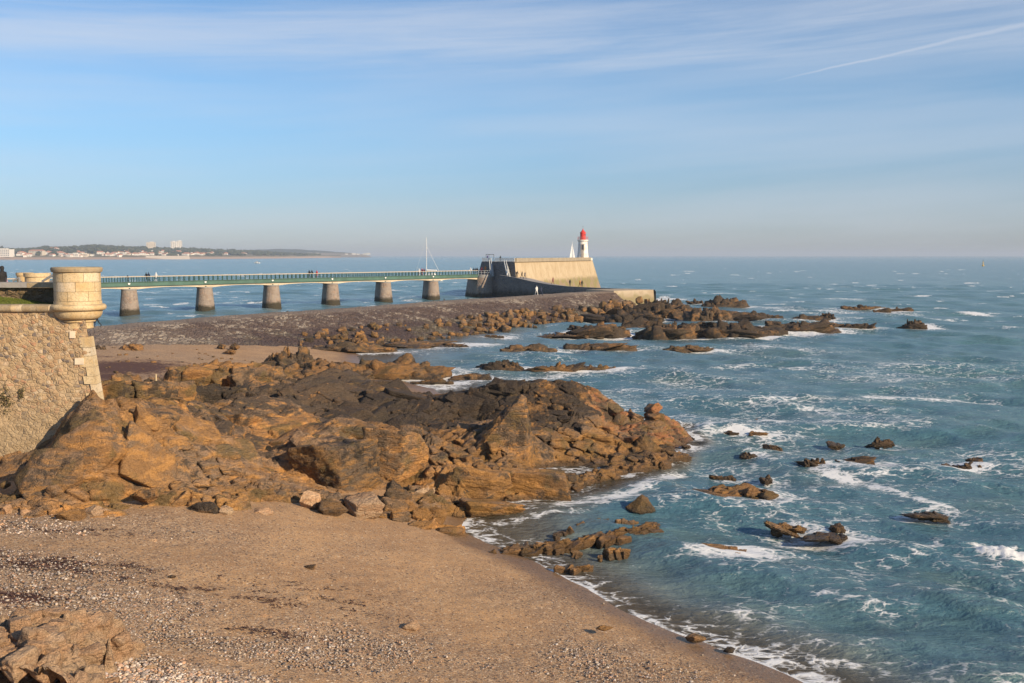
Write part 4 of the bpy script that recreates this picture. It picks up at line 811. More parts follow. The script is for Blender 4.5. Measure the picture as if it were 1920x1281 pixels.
# surf along the far beach
foam = np.clip(foam, 0, 1)
keep = (bed < .35); Fq = grid_faces(*X.shape)[:, ::-1]; Fq = Fq[keep.ravel()[Fq].any(1)]
v, f, a = compact(np.stack([X+DX, Y+DY, Zs], -1).reshape(-1, 3), Fq, {'foam': foam.ravel(), 'depth': depth.ravel()})
def water_material():
    m, nt = new_mat('sea_water'); p = pos(nt)
    fo = nd(nt, 'Attribute', attribute_name='foam').outputs['Fac']; dp = nd(nt, 'Attribute', attribute_name='depth').outputs['Fac']
    n1 = noise(nt, scalev(nt, p, (.03, .05, 1)), 1.0, 4); n2 = noise(nt, scalev(nt, p, (.16, .30, 1)), 1.0, 4)
    col = mixc(nt, step(nt, n1, .35, .65), (.054, .138, .185), (.088, .160, .180))
    col = mixc(nt, mth(nt, 'MULTIPLY', step(nt, n2, .5, .7), .5), col, (.085, .130, .118))
    col = mixc(nt, step(nt, dp, 1.5, 4.2, 0, .75), col, (.085, .190, .205))
    col = mixc(nt, step(nt, dp, .9, .05), col, (.17, .15, .115))
    w1 = noise(nt, scalev(nt, p, (1.3, 2.2, 1), rot=(0, 0, R(12))), .9, 6, .62, .4); w2 = noise(nt, scalev(nt, p, (1, 1.7, 1), rot=(0, 0, R(-14))), 4.2, 5, .6, .3); w3 = noise(nt, scalev(nt, p, (.25, .5, 1)), .8, 5, .6)
    hgt = mth(nt, 'ADD', mth(nt, 'MULTIPLY', w3, 1.8), mth(nt, 'ADD', mth(nt, 'MULTIPLY', w1, .9), mth(nt, 'MULTIPLY', w2, .30)))
    bump = nd(nt, 'Bump', {'Height': hgt, 'Strength': .9, 'Distance': .26})
    wat = nd(nt, 'BsdfPrincipled', {'Base Color': col, 'Roughness': .18, 'IOR': 1.33, 'Specular IOR Level': .5, 'Normal': bump.outputs[0]})
    tr = nd(nt, 'BsdfTransparent', {0: (.72, .76, .74, 1)})
    thin = nd(nt, 'MixShader', {0: step(nt, dp, .55, .02, 0, .72), 1: wat.outputs[0], 2: tr.outputs[0]})
    # lacy foam
    q = warp(nt, scalev(nt, p, (1, 1.5, 1)), .7, 1.3); q2 = warp(nt, q, 2.5, .35)
    l1 = nd(nt, 'TexVoronoi', {'Vector': q2, 'Scale': .95}, feature='DISTANCE_TO_EDGE').outputs['Distance']; l2 = nd(nt, 'TexVoronoi', {'Vector': q2, 'Scale': 2.9}, feature='DISTANCE_TO_EDGE').outputs['Distance']
    lace = mth(nt, 'ADD', mth(nt, 'MULTIPLY', step(nt, l1, .22, 0), .20), mth(nt, 'MULTIPLY', step(nt, l2, .24, 0), .16))
    fn = noise(nt, scalev(nt, p, (.9, 1.5, 1)), 1.6, 7, .72, .6); fn2 = noise(nt, scalev(nt, p, (.3, .6, 1)), .9, 5, .65, .5)
    pat = mth(nt, 'ADD', lace, mth(nt, 'ADD', mth(nt, 'MULTIPLY', fn, .72), mth(nt, 'MULTIPLY', fn2, .50)))
    a0 = mth(nt, 'SUBTRACT', 1.02, mth(nt, 'MULTIPLY', fo, .80))
    fm = nd(nt, 'MapRange', {0: pat, 1: a0, 2: mth(nt, 'ADD', a0, .30), 3: 0.0, 4: .92}, interpolation_type='SMOOTHSTEP').outputs[0]
    fb = nd(nt, 'Bump', {'Height': mth(nt, 'ADD', mth(nt, 'MULTIPLY', fm, .5), fn), 'Strength': .6, 'Distance': .1})
    fd = nd(nt, 'BsdfPrincipled', {'Base Color': (.74, .77, .79, 1), 'Roughness': .7, 'Normal': fb.outputs[0]})
    out = nd(nt, 'MixShader', {0: fm, 1: thin.outputs[0], 2: fd.outputs[0]})
    o = nd(nt, 'OutputMaterial'); nt.links.new(out.outputs[0], o.inputs[0]); return m
tag(link('sea_water', raw_mesh('sea_water', v, f, [water_material()], True, a)), kind='structure')

# ------------------------------------------------------------------ pebbles (uncountable)
def pebbles():
    rg = np.random.default_rng(21); C = []
    N = 700000
    ax = R(1)*rg.uniform(-30, 24, N); rr = 15.5+26*rg.random(N)**1.5; x = rr*np.sin(ax)/np.cos(ax)*.98; y = rr
    z = ground(x, y); s = shingle_field(x, y)
    pr = np.clip(s*1.05-.30, 0.01, .9)*np.clip((34-rr)/14, .12, 1)
    ok = (z > .02) & (rg.random(N) < pr*.62)
    if m is not None:
        pass
    fz = FR(x, y); ok &= fz < z+.05
    x, y, z, s = x[ok][:95000], y[ok][:95000], z[ok][:95000], s[ok][:95000]; n = len(x)
    size = np.exp(rg.normal(-4.05, .42, n)); size = np.clip(size, .010, .055)*(.75+.45*np.clip(s, 0, 1))
    sc = np.stack([size*rg.uniform(.8, 1.4, n), size*rg.uniform(.8, 1.2, n), size*rg.uniform(.5, .85, n)], -1)
    an = rg.uniform(0, 6.28, n); ca, sa = np.cos(an), np.sin(an)
    D_, F_ = ico(1); L = D_[None]*sc[:, None]*(1+.12*rg.normal(size=(n, len(D_), 1)))
    V = np.stack([L[..., 0]*ca[:, None]-L[..., 1]*sa[:, None]+x[:, None], L[..., 0]*sa[:, None]+L[..., 1]*ca[:, None]+y[:, None], L[..., 2]+(z+size*.2+.02)[:, None]], -1)
    pal = .8*np.array([(.62, .52, .43), (.42, .36, .31), (.20, .17, .155), (.45, .28, .17), (.50, .40, .30), (.30, .24, .20), (.62, .56, .50), (.12, .10, .095), (.38, .33, .31), (.48, .31, .22)])
    c = pal[rg.integers(0, len(pal), n)]*rg.uniform(.75, 1.2, (n, 1)); c = c*(1+.45*poly_mask(x, y, [(at_z(40, 1000, 2.4)[0], at_z(40, 1000, 2.4)[1], 4, 2.2, 1), (at_z(330, 1281, 2.4)[0], at_z(330, 1281, 2.4)[1], 2.2, 1.3, .8)], 1))[:, None]; c = np.concatenate([np.clip(c, 0, .85), np.ones((n, 1))], 1)
    Fa = (F_[None]+(np.arange(n)*len(D_))[:, None, None]).reshape(-1, 3)
    mt, nt = new_mat('pebble'); ca_ = nd(nt, 'Attribute', attribute_name='pc').outputs['Color']; p = pos(nt); q = noise(nt, p, 60, 3)
    finish(nt, mixc(nt, step(nt, q, .3, .7), mixc(nt, .25, ca_, (.1, .08, .07)), ca_), .7, q, .3, .01)
    me = raw_mesh('pebbles', V.reshape(-1, 3), Fa, [mt], True, {'pc': np.repeat(c, len(D_), 0)})
    tag(link('pebbles', me), 'mixed grey white and orange pebbles strewn over the beach', 'pebbles', kind='stuff')
m = None
pebbles()
def wrack():
    """dried weed: thin crumpled ribbons in drifts"""
    rg = np.random.default_rng(8); N = 260000
    ax = R(1)*rg.uniform(-30, 12, N); rr = 16+22*rg.random(N); x = rr*np.tan(ax); y = rr; w = weed_field(x, y)
    st = vn2((x*.9+y*.42)*1.1, (y*.9-x*.42)*3.2, 12)*.6+vn2(x*1.6, y*3, 14)*.4
    ok = (rg.random(N) < np.clip(w*.8-.03, 0, 1)*sst(st, .46, .66)) & (ground(x, y) > .15) & (FR(x, y) < ground(x, y)+.03); x = x[ok][:22000]; y = y[ok][:22000]; n = len(x); z = ground(x, y)+.025
    V = []; F = []
    for i in range(n):
        a = rg.normal()*.5+R(-15); L = rg.uniform(.03, .11); b = rg.uniform(.008, .02); c, s = math.cos(a), math.sin(a); k = len(V); hz = rg.uniform(.0, .04)
        for (u, v_, h_) in ((-L, -b, 0), (0, -b*.7+.02*rg.normal(), hz), (L, -b*.5, .005), (L, b*.5, .005), (0, b, hz), (-L, b, 0)): V.append((x[i]+u*c-v_*s, y[i]+u*s+v_*c, z[i]+h_))
        F += [(k, k+1, k+4, k+5), (k+1, k+2, k+3, k+4)]
    me = raw_mesh('seaweed', V, F, [plain('dried_weed', (.055, .024, .02), .8, .4, 8)])
    tag(link('seaweed_drift', me), 'dark red brown dried seaweed lying in streaks on the sand', 'seaweed', kind='stuff')
wrack()

# ------------------------------------------------------------------ fort wall and bartizan
FD = 38.0                      # wall front distance at its top
def fx(px, d=FD): return (px-960)/FPX*d
def zz(py, d=FD): return at_d(960, py, d)[2]
zc0, zc1 = 8.84, 9.13          # coping under and top
cx_top = fx(157); cx_bot = fx(174, 37.6); XL = -34.0
def front_y(z): return FD-(zc0-z)*.10
def corner_x(z): return cx_top+(zc0-z)*(cx_bot-cx_top)/(zc0-5.9)
nu, nv = 260, 150
U, Vv = np.meshgrid(np.linspace(0, 1, nu), np.linspace(1.2, zc0, nv))
Xw = -22.6+(corner_x(Vv)+22.6)*U; Yw = front_y(Vv)
Yw = Yw-.05*fbm2(Xw*4, Vv*6, 401, 3)-.06*fbm2(Xw*.8, Vv*.8, 402, 3)
mb = MB(); fr = thing('fort_wall', 'tall battered fort wall of tan rubble stone with a pale rounded coping', 'fort wall', (-18, FD, 3))
def off(V): return np.asarray(V, float)-np.array([-18, FD, 3])
link('wall_face', raw_mesh('wall_face', off(np.stack([Xw, Yw, Vv], -1).reshape(-1, 3)), grid_faces(nv, nu), [M_FORT], True), fr)
mb = MB(); zb_ = 1.2
A = [(corner_x(zb_), front_y(zb_), zb_), (corner_x(zc0), front_y(zc0), zc0), (corner_x(zc0)-12.5, 62, zc0), (corner_x(zb_)-12.2, 62, zb_)]
mb.add(off(A), [(0, 3, 2, 1)]); mb.add(off([(XL, FD, zc0), (cx_top, FD, zc0), (cx_top-12.5, 62, zc0), (XL, 62, zc0)]), [(0, 1, 2, 3)])
mb.add(off([(XL, front_y(zb_), zb_), (-22.6, front_y(zb_), zb_), (-22.6, FD, zc0), (XL, FD, zc0)]), [(0, 1, 2, 3)])
mb.build('wall_body', M_FORT, fr)
# rounded coping of short stones
xe = fx(117); x = xe; k = 0
while x > -23:
    w = random.uniform(.42, .62); mb = MB(); pr = []
    for t in range(9):
        a = -PI/2+PI*t/8; pr.append((FD-.06-.13*math.cos(a), zc0+.145+.145*math.sin(a)))
    V = []; 
    for xx in (x-w+.008, x-.008):
        for (yy, z_) in pr: V.append((xx, yy, z_))
        V += [(xx, FD+.4, zc1), (xx, FD+.4, zc0)]
    n = len(pr)+2; F = [(i, (i+1) % n, n+(i+1) % n, n+i) for i in range(n)]+[tuple(range(n))[::-1], tuple(range(n, 2*n))]
    mb.add(off(V), F); mb.build('coping_stone', [M_LIME2, M_COPE, M_COPE][k % 3], fr, smooth=False); x -= w; k += 1
# quoins of pale dressed stone down the corner
z = zc0-.95; k = 0
while z > 5.3:
    h = random.uniform(.30, .42); w = [.40, .26, .48, .22][k % 4]+random.uniform(-.06, .06)
    zt = z; zl = z-h+.012; V = []
    for q in (zl, zt):
        V += [(corner_x(q)-w, front_y(q)-.045, q), (corner_x(q)+.03, front_y(q)-.045, q), (corner_x(q)-.06, front_y(q)+.6, q), (corner_x(q)-w, front_y(q)+.3, q)]
    MB().add(off(V), [(3, 2, 1, 0), (4, 5, 6, 7), (0, 1, 5, 4), (1, 2, 6, 5), (2, 3, 7, 6), (3, 0, 4, 7)]).build('quoin', [M_LIME, M_LIME2, M_LIME, M_LIME][k % 4], fr)
    z -= h; k += 1
for (a, b, c, d) in ((129, 139, 621, 634), (139, 156, 671, 683)):
    q = zz(d, 37.9); V = []
    for (aa, yy) in ((a, d), (b, d), (b, c), (a, c)):
        z_ = zz(yy, 37.9); V.append((fx(aa, 37.9), front_y(z_)-.075, z_))
    V += [(v_[0], v_[1]+.2, v_[2]) for v_ in V]
    MB().add(off(V), [(0, 1, 2, 3), (1, 0, 4, 5), (2, 1, 5, 6), (3, 2, 6, 7), (0, 3, 7, 4)]).build('white_patch_stone', plain('whitewashed', (.60, .51, .39), .85), fr)
rg = np.random.default_rng(19)
for (px_, py_, w_, lb) in ((8, 752, .42, 'dry dark shrub growing from the fort wall at the left edge'), (40, 738, .14, 'small tuft growing from the fort wall')):
    g = at_d(px_, py_, front_y(6.0)-.05); n = int(900*w_); V = []; F = []
    for k in range(n):
        q = rg.normal(size=3)*np.array([w_*.42, w_*.22, w_*.75]); q[1] = -abs(q[1])*.8; a = rg.normal(size=3); a /= np.linalg.norm(a); b = np.cross(a, rg.normal(size=3)); b /= np.linalg.norm(b); L = rg.uniform(.02, .06); V += [q-a*L, q+b*L*.5, q+a*L, q-b*L*.5]; F.append((4*k, 4*k+1, 4*k+2, 4*k+3))
    pt = thing('wall_plant', lb, 'plant', g); MB().add(V, F).build('foliage', plain('dry_leaf', (.10, .085, .04), .9, .4, 20), pt); MB().tube([(0, .2, -w_*.4), (0, -.02, 0), (.03, -.06, w_*.5)], [.03, .02, .008], 6).build('stem', plain('twig', (.12, .08, .05), .9), pt)
# upper set-back wall
UW = thing('rampart_wall', 'low mossy rubble wall with flat grey slab coping above the grass strip', 'wall', (-20, 39.6, 9))
nu, nv = 200, 30; U, Vv = np.meshgrid(np.linspace(-24, fx(115, 39.6), nu), np.linspace(8.8, 9.72, nv)); Yw = 39.6-.07*fbm2(U*5, Vv*6, 411, 3)
o3 = np.array([-20, 39.6, 9]); link('wall_face', raw_mesh('wall_face', np.stack([U, Yw, Vv], -1).reshape(-1, 3)-o3, grid_faces(nv, nu), [M_UPWALL], True), UW)
mb = MB(); mb.box(((-24+fx(113, 39.6))/2+20, .4, .2), (24+fx(113, 39.6), .66, .96)); mb.build('wall_core', M_UPWALL, UW)
x = fx(117, 39.6); k = 0
while x > -24:
    w = random.uniform(1.0, 1.5); MB().box((x-w/2+20, .28, .83), (w-.012, .98, .20)).build('coping_slab', [M_COPE, M_GREYC, M_COPE][k % 3], UW); x -= w; k += 1
# grass strip between the two walls
V = []; nx = 160; Xg, Yg = np.meshgrid(np.linspace(-24, fx(100), nx), np.linspace(38.35, 39.75, 18))
Zg = 9.02+.32*sst(-Xg, 17.5, 20.5)*sst(Yg, 38.3, 39.4)+.03*fbm2(Xg*5, Yg*5, 4, 3)
mg, nt = new_mat('turf'); p = pos(nt); n = noise(nt, p, 9, 5, .7); finish(nt, mixc(nt, step(nt, n, .35, .65), (.055, .085, .012), (.14, .15, .025)), .95, n, .8, .05)
tag(link('turf_strip', raw_mesh('turf_strip', np.stack([Xg, Yg, Zg], -1).reshape(-1, 3), grid_faces(18, nx), [mg], True)), kind='structure')
rg = np.random.default_rng(4); n = 7000; gx_ = rg.uniform(-22.5, fx(85), n); gy_ = rg.uniform(38.4, 39.6, n); gz_ = 9.0+.32*sst(-gx_, 17.5, 20.5)*sst(gy_, 38.3, 39.4)
V = np.zeros((n, 3, 3)); L = rg.uniform(.03, .09, n); dxx = rg.normal(size=n)*.03; a = rg.uniform(0, 3.14, n)
V[:, 0] = np.stack([gx_-.008*np.cos(a), gy_-.008*np.sin(a), gz_], -1); V[:, 1] = np.stack([gx_+.008*np.cos(a), gy_+.008*np.sin(a), gz_], -1); V[:, 2] = np.stack([gx_+dxx, gy_, gz_+L], -1)
tag(link('grass', raw_mesh('grass', V.reshape(-1, 3), np.arange(3*n).reshape(n, 3), [plain('grass_blade', (.10, .125, .02), .8, .3)])), 'short green grass between the two fort walls', 'grass', kind='stuff')
# walkway behind the rampart
mb = MB(); mb.prism([(-40, 40.6), (-17.6, 40.6), (-27.5, 61), (-40, 61)], 8.3, 8.8); tag(mb.build('rampart_walk', M_GREYC), kind='structure')

def bartizan(name, label, c, ztop, zbowl, rb, n=64):
    b = thing(name, label, 'bartizan', (c[0], c[1], zbowl))
    z0 = ztop-zbowl
    def course(za, zb, mats, cnt, sh, r):
        for k in range(cnt):
            a0 = 2*PI*k/cnt+sh+.008; a1 = 2*PI*(k+1)/cnt+sh-.008
            MB().lathe([(r-.12, za+.005), (r, za+.006), (r, zb-.006), (r-.12, zb-.005)], n=10, a0=a0, a1=a1).build('ashlar', mats[(k*7+int(za*9)) % len(mats)], b, smooth=True)
    return b, course
bc = at_d(146, 560, 38.45); zt = zz(501, 38.0)
zcap = zz(511, 38); zbody = zz(565, 38); ztor = zz(571, 38); zbt = zz(583, 38); z600 = zz(600, 38); z605 = zz(605, 38); z617 = zz(617.5, 38)
bt, course = bartizan('bartizan', 'round pale limestone bartizan with thick cap corbelled out at the fort corner', (bc[0], bc[1], 0), zt, z617, .88)
bt.scale = (.955, .955, 1)
def rz_(z_): return z_-z617
MB().lathe([(0, rz_(zcap)), (.9, rz_(zcap)-.0), (.955, rz_(zcap)+.02), (.975, rz_(zcap)+.10), (.975, rz_(zt)-.05), (.95, rz_(zt)-.01), (.86, rz_(zt)), (.70, rz_(zt)), (.70, rz_(zt)-.2), (0, rz_(zt)-.2)], n=72).build('cap', M_COPE, bt, smooth=True)
hs = np.linspace(rz_(zbody), rz_(zcap), 4)
for i in range(3): course(hs[i], hs[i+1], [[M_LIME, M_LIME3, M_LIME], [M_LIME, M_LIME2, M_LIME3], [M_LIME2, M_LIME, M_LIME]][i], 7, .35*i+.2, .885)
MB().lathe([(.86, rz_(zbody)-.02), (.86, rz_(zcap)+.02)], n=64).build('core', M_JOINT, bt, smooth=True)
pr = [(.87, rz_(zbody)), (.91, rz_(zbody)-.01), (.91, rz_(ztor)+.0)]
for t in range(9):
    a = PI/2-PI*t/8; pr.append((.945+.125*math.cos(a), (rz_(ztor)+rz_(zbt))/2+.125*math.sin(a)))
pr += [(.93, rz_(zbt)-.01)]
MB().lathe(pr, n=72).build('torus_moulding', M_LIME, bt, smooth=True)
pr = []; 
for t in range(13):
    a = (PI/2)*t/12; pr.append((.60+.32*math.cos(a)**.8 if t < 12 else .60, rz_(zbt)-(rz_(zbt)-rz_(z600))*math.sin(a)))
pr += [(.60, rz_(z600)-.01), (.64, rz_(z600)-.03), (.64, rz_(z605)+.02), (.575, rz_(z605)), (.555, rz_(z605)-.04), (.545, .10), (.56, .03), (.53, 0), (0, 0)]
MB().lathe(pr, n=72).build('corbel_bowl', M_LIME3, bt, smooth=True)
# second, broken bartizan further along the wall
b2 = at_d(70, 528, 50); zt2 = zz(512, 50); t2 = thing('bartizan', 'smaller cut down limestone bartizan with a gap in its rim behind the fort wall', 'bartizan', (b2[0], b2[1], 8.8))
MB().lathe([(.50, 0), (.57, 0), (.57, zt2-9.0), (.50, zt2-9.0)], n=40).build('drum', M_LIME3, t2, smooth=True)
MB().lathe([(.42, zt2-8.99), (.62, zt2-8.99), (.63, zt2-8.80), (.42, zt2-8.80), (.42, zt2-8.99)], n=30, a0=R(-160), a1=R(75)).build('rim', M_LIME, t2, smooth=True)
b3 = at_d(47, 528, 51); MB().lathe([(.36, 0), (.38, 0), (.38, zt2-8.95), (.42, zt2-8.95), (.42, zt2-8.8), (0, zt2-8.8)], c=(b3[0]-b2[0], b3[1]-b2[1], 0), n=30).build('side_drum', M_LIME3, t2, smooth=True)
# stair rails
grm = plain('grey_painted_steel', (.20, .21, .22), .5)
def rail(px0, py0, px1, py1, d, lbl):
    a = at_d(px0, py0, d); b = at_d(px1, py1, d); t = thing('stair_rail', lbl, 'handrail', (b[0], b[1], 8.8))
    o_ = np.array([b[0], b[1], 8.8]); MB().tube([a-o_, b-o_], .05, 8).build('sloping_bar', grm, t); MB().tube([(0, 0, 0), b-o_], .05, 8).build('post', grm, t)
    a2 = at_d(px0+14, py0, d); MB().tube([a2-o_, (a2+b)/2-o_+np.array([.1, 0, -.1]), (0, 0, (b-o_)[2]-.25)], .035, 8).build('lower_bar', grm, t)
rail(79, 528, 100.5, 515, 44, 'grey sloping stair rail beside the big bartizan'); rail(24, 527, 36, 521, 48, 'grey sloping stair rail left of the smaller bartizan')
wp = at_z(300, 726, 4.2); mb = MB(); mb.tube([(wp[0], wp[1]-.6, 3.6), (wp[0]+.03, wp[1]-.6, 4.95)], [.06, .045], 8); tag(mb.build('wooden_post', plain('bleached_wood', (.42, .34, .22), .9)), 'pale weathered wooden post stuck in the rocks behind the fort', 'post')

# ------------------------------------------------------------------ footbridge
g0 = np.array([-71.9, 187.0]); g1 = np.array([-19.9, 251.0]); bd = (g1-g0)/np.linalg.norm(g1-g0); bn = np.array([bd[1], -bd[0]])
Bs = g0-bd*42; Be = g0+bd*98.5; BL = 140.5; ang = math.atan2(bd[1], bd[0])
br = thing('footbridge', 'long green railed footbridge on round masonry piers leading to the lighthouse mole', 'bridge', (Bs[0], Bs[1], 0), ang)
GREEN = plain('green_girder_paint', (.072, .140, .115), .55, .15, .6); DGREEN = plain('dark_green_paint', (.022, .07, .07), .5); WOODR = plain('grey_wood_rail', (.42, .37, .31), .8)
MB().box((BL/2, -1.55, 5.66), (BL, .22, .74)).box((BL/2, 1.55, 5.66), (BL, .22, .74)).build('girder', GREEN, br)
MB().box((BL/2, -1.72, 5.31), (BL, .16, .10)).box((BL/2, -1.72, 6.02), (BL, .18, .10)).build('girder_flange', GREEN, br)
MB().box((BL/2, 0, 5.95), (BL, 2.86, .16)).build('deck', plain('deck_planks', (.20, .17, .14), .9, .3, 2), br)
dists = [0]
ps = [42+np.linalg.norm(at_z(a, b, 0)[:2]-g0)*(1 if i else 0) for i, (a, b) in enumerate(((242, 590), (381, 583.5), (505, 577.5), (618, 571.5), (720, 567), (813, 561.5)))]
sp_ = (ps[-1]-ps[0])/5; ps = [ps[0]+sp_*i for i in range(-2, 7)]; ps[-1] += 1.0
for i in range(len(ps)-1):
    a, b = ps[i], ps[i+1]; mb = MB(); N_ = 16; V = []
    for k in range(N_+1):
        u = k/N_; x_ = a+(b-a)*u; zl = 4.98-.42*abs(2*u-1)**2.2
        for (yy, z_) in ((-1.42, zl), (-1.42, 5.29), (1.42, 5.29), (1.42, zl)): V.append((x_, yy, z_))
    F = [(4*k+j, 4*k+(j+1) % 4, 4*k+4+(j+1) % 4, 4*k+4+j) for k in range(N_) for j in range(4)]+[(3, 2, 1, 0), (4*N_, 4*N_+1, 4*N_+2, 4*N_+3)]
    V = [(x_ if 0 < q < len(V)-1 else x_, y_, z_) for q, (x_, y_, z_) in enumerate(V)]
    if a > -3: mb.add(V, F); mb.build('span_beam', M_CREAM, br)
MB().box((BL/2, -1.50, 7.02), (BL, .16, .11)).box((BL/2, 1.50, 7.02), (BL, .16, .11)).build('handrail', WOODR, br)
mb = MB()
for yy in (-1.5, 1.5):
    for z_ in (6.25, 6.45, 6.65, 6.84): mb.box((BL/2, yy, z_), (BL, .03, .03))
mb.build('rail_wire', DGREEN, br)
post = MB().box((0, -1.5, 6.5), (.13, .13, .95))
mb = MB()
for i in range(96): mb.box((34+i*1.1, 1.5, 6.5), (.13, .13, .95))
mb.build('far_side_posts', DGREEN, br)['kind'] = 'stuff'
pm = None
for i in range(96):
    x_ = 34+i*1.1
    if pm is None: o = post.build('rail_post', DGREEN, br); pm = o.data
    else: o = link('rail_post', pm, br)
    o.location = (x_, 0, 0)
lm = None
for p_ in ps[2:]:
    for dx_ in (-.6, .6):
        mb = MB().box((0, -1.80, 5.75), (.45, .18, .22)).box((0, -1.80, 5.60), (.25, .12, .1)); o = mb.build('navigation_light', plain('white_lamp_housing', (.75, .75, .72), .4), br) if lm is None else link('navigation_light', lm, br)
        lm = o.data; o.location = (p_-2.0*(1 if dx_ > 0 else 0)-1, 0, 0); break
# piers: long masonry bodies with round noses, taper upwards
pier_axis = math.atan2(-.93, .36)
def pier(p_, idx, lbl):
    c = Bs+bd*p_; t = thing('bridge_pier', lbl, 'bridge pier', (c[0], c[1], -2), pier_axis, 'masonry piers of the footbridge')
    N_ = 60; V = []; lv = [(-.0, 1.92), (.5, 1.9), (2, 1.82), (4, 1.62), (6.55, 1.36)]
    for (z_, r_) in lv:
        L = 1.7
        for k in range(N_):
            a = 2*PI*k/N_; V.append((math.cos(a)*r_+(L if math.cos(a) > 0 else -L), math.sin(a)*r_, z_))
    F = [(i*N_+k, i*N_+(k+1) % N_, (i+1)*N_+(k+1) % N_, (i+1)*N_+k) for i in range(len(lv)-1) for k in range(N_)]
    MB().add(V, F).build('pier_body', M_PIER, t, smooth=True)
    V = []
    for (z_, r_) in ((6.55, 1.44), (6.78, 1.44)):
        for k in range(N_):
            a = 2*PI*k/N_; V.append((math.cos(a)*r_+(1.7 if math.cos(a) > 0 else -1.7), math.sin(a)*r_, z_))
    F = [(k, (k+1) % N_, N_+(k+1) % N_, N_+k) for k in range(N_)]+[tuple(range(N_))[::-1], tuple(range(N_, 2*N_))]
    MB().add(V, F).build('pier_cap', M_GREYC, t)
    MB().box((1.3, 0, 6.86), (.7, .5, .16)).build('bearing', DGREEN, t)
names = ['first', 'second', 'third', 'fourth', 'fifth', 'sixth']
for i in range(6): pier(ps[i+2], i, '%s masonry bridge pier counted from the fort' % names[i])
# ------------------------------------------------------------------ mole with lighthouse
P1 = np.array([.7, 256.]); P2 = np.array([27.2, 338.]); P0 = np.array([-8.2, 270.]); P3 = P2+np.array([-17, 6.])
ml = thing('harbour_mole', 'tall stone mole with one sunlit battered face and one face in deep shade', 'mole', (0, 256, 0))
om = np.array([0, 256.])
def loc2(*p): return [q-om for q in p]
# body in sunlit and shaded copies of the masonry, light painted into both colours
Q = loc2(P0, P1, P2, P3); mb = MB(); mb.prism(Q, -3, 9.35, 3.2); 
mb.M = [0, 1, 0, 2, 2, 2]; mb.build('mole_body', [M_MOLE_SHADE, M_GREYC, M_MOLE_LIT], ml)
def wallline(A, Bv, h0, h1, th, name, mat, mb=None):
    d = Bv-A; L = np.linalg.norm(d); c = (A+Bv)/2; m_ = mb or MB(); m_.box((c[0], c[1], (h0+h1)/2), (L, th, h1-h0), math.atan2(d[1], d[0])); return m_ if mb else m_.build(name, mat, ml)
inn = lambda A, Bv, t: (A+(Bv-A)*t)
PAR = concrete('parapet_stone', (.34, .29, .215), (.29, .245, .185))
wallline(inn(Q[1], Q[2], .01), inn(Q[1], Q[2], .965), 9.35, 10.32, .5, 'parapet', PAR)
wallline(inn(Q[1], Q[2], .0), inn(Q[1], Q[2], .97), 9.30, 9.36, .8, 'string_course', M_CONC)
WR = plain('white_painted_rail', (.68, .66, .62), .5)
d = Q[1]-Q[0]; L = np.linalg.norm(d); ux = d/L
for (t0, t1) in ((0.02, .30), (.42, 1.0)):
    mb = MB(); n = int((t1-t0)*L/.32)
    for k in range(n+1):
        q = Q[0]+d*(t0+(t1-t0)*k/n); mb.box((q[0], q[1], 9.83), (.10, .10, .95))
    a = Q[0]+d*t0; b = Q[0]+d*t1
    for z_ in (9.5, 9.9, 10.28): mb.tube([(a[0], a[1], z_), (b[0], b[1], z_)], .06, 6)
    mb.build('railing', WR, ml)
mb = MB()
for (t, mm) in ((0, 2), (1, 2)):
    pass
# gate frame on top, stairs with sloping rails down the shaded face
nrm = np.array([d[1], -d[0]])/L
gp = [Q[0]+d*t for t in (.14, .23, .38)]
GT = plain('dark_gate_steel', (.05, .06, .08), .5)
mb = MB(); hi_ = 11.25
mb.tube([(gp[0][0], gp[0][1], 9.3), (gp[0][0], gp[0][1], hi_), (gp[2][0], gp[2][1], hi_), (gp[2][0], gp[2][1], 9.3)], .07, 6); mb.tube([(gp[1][0], gp[1][1], 9.3), (gp[1][0], gp[1][1], hi_)], .06, 6)
mb.build('gate_frame', GT, ml)
c_ = (gp[0]+gp[1])/2; MB().box((c_[0], c_[1], 10.6), (.5, .05, .7), math.atan2(d[1], d[0])).build('gate_sign', plain('purple_sign', (.18, .08, .30), .5), ml)
SR = plain('grey_stair_rail', (.42, .44, .45), .5)
for (t0, z0, t1, z1) in ((.36, 9.7, .52, 6.4), (.80, 9.7, 1.02, 5.9)):
    a = Q[0]+d*t0+nrm*.6; b = Q[0]+d*t1+nrm*1.9; mb = MB()
    dirv = np.array([b[0]-a[0], b[1]-a[1], z1-z0]); 
    for s_ in range(14):
        q = np.array([a[0], a[1], z0-.9])+dirv*(s_+.5)/14; mb.box((q[0], q[1], q[2]), (1.3, .5, .14), math.atan2(d[1], d[0]))
    mb.build('stair', SR, ml)
    mb = MB(); mb.tube([(a[0], a[1], z0), (b[0], b[1], z1)], .14, 6); mb.tube([(a[0]-.5, a[1]-.3, z0), (b[0]-.5, b[1]-.3, z1)], .12, 6); mb.tube([(b[0], b[1], z1), (b[0], b[1], z1-1.0)], .08, 6)
    mb.build('stair_rail', SR, ml)
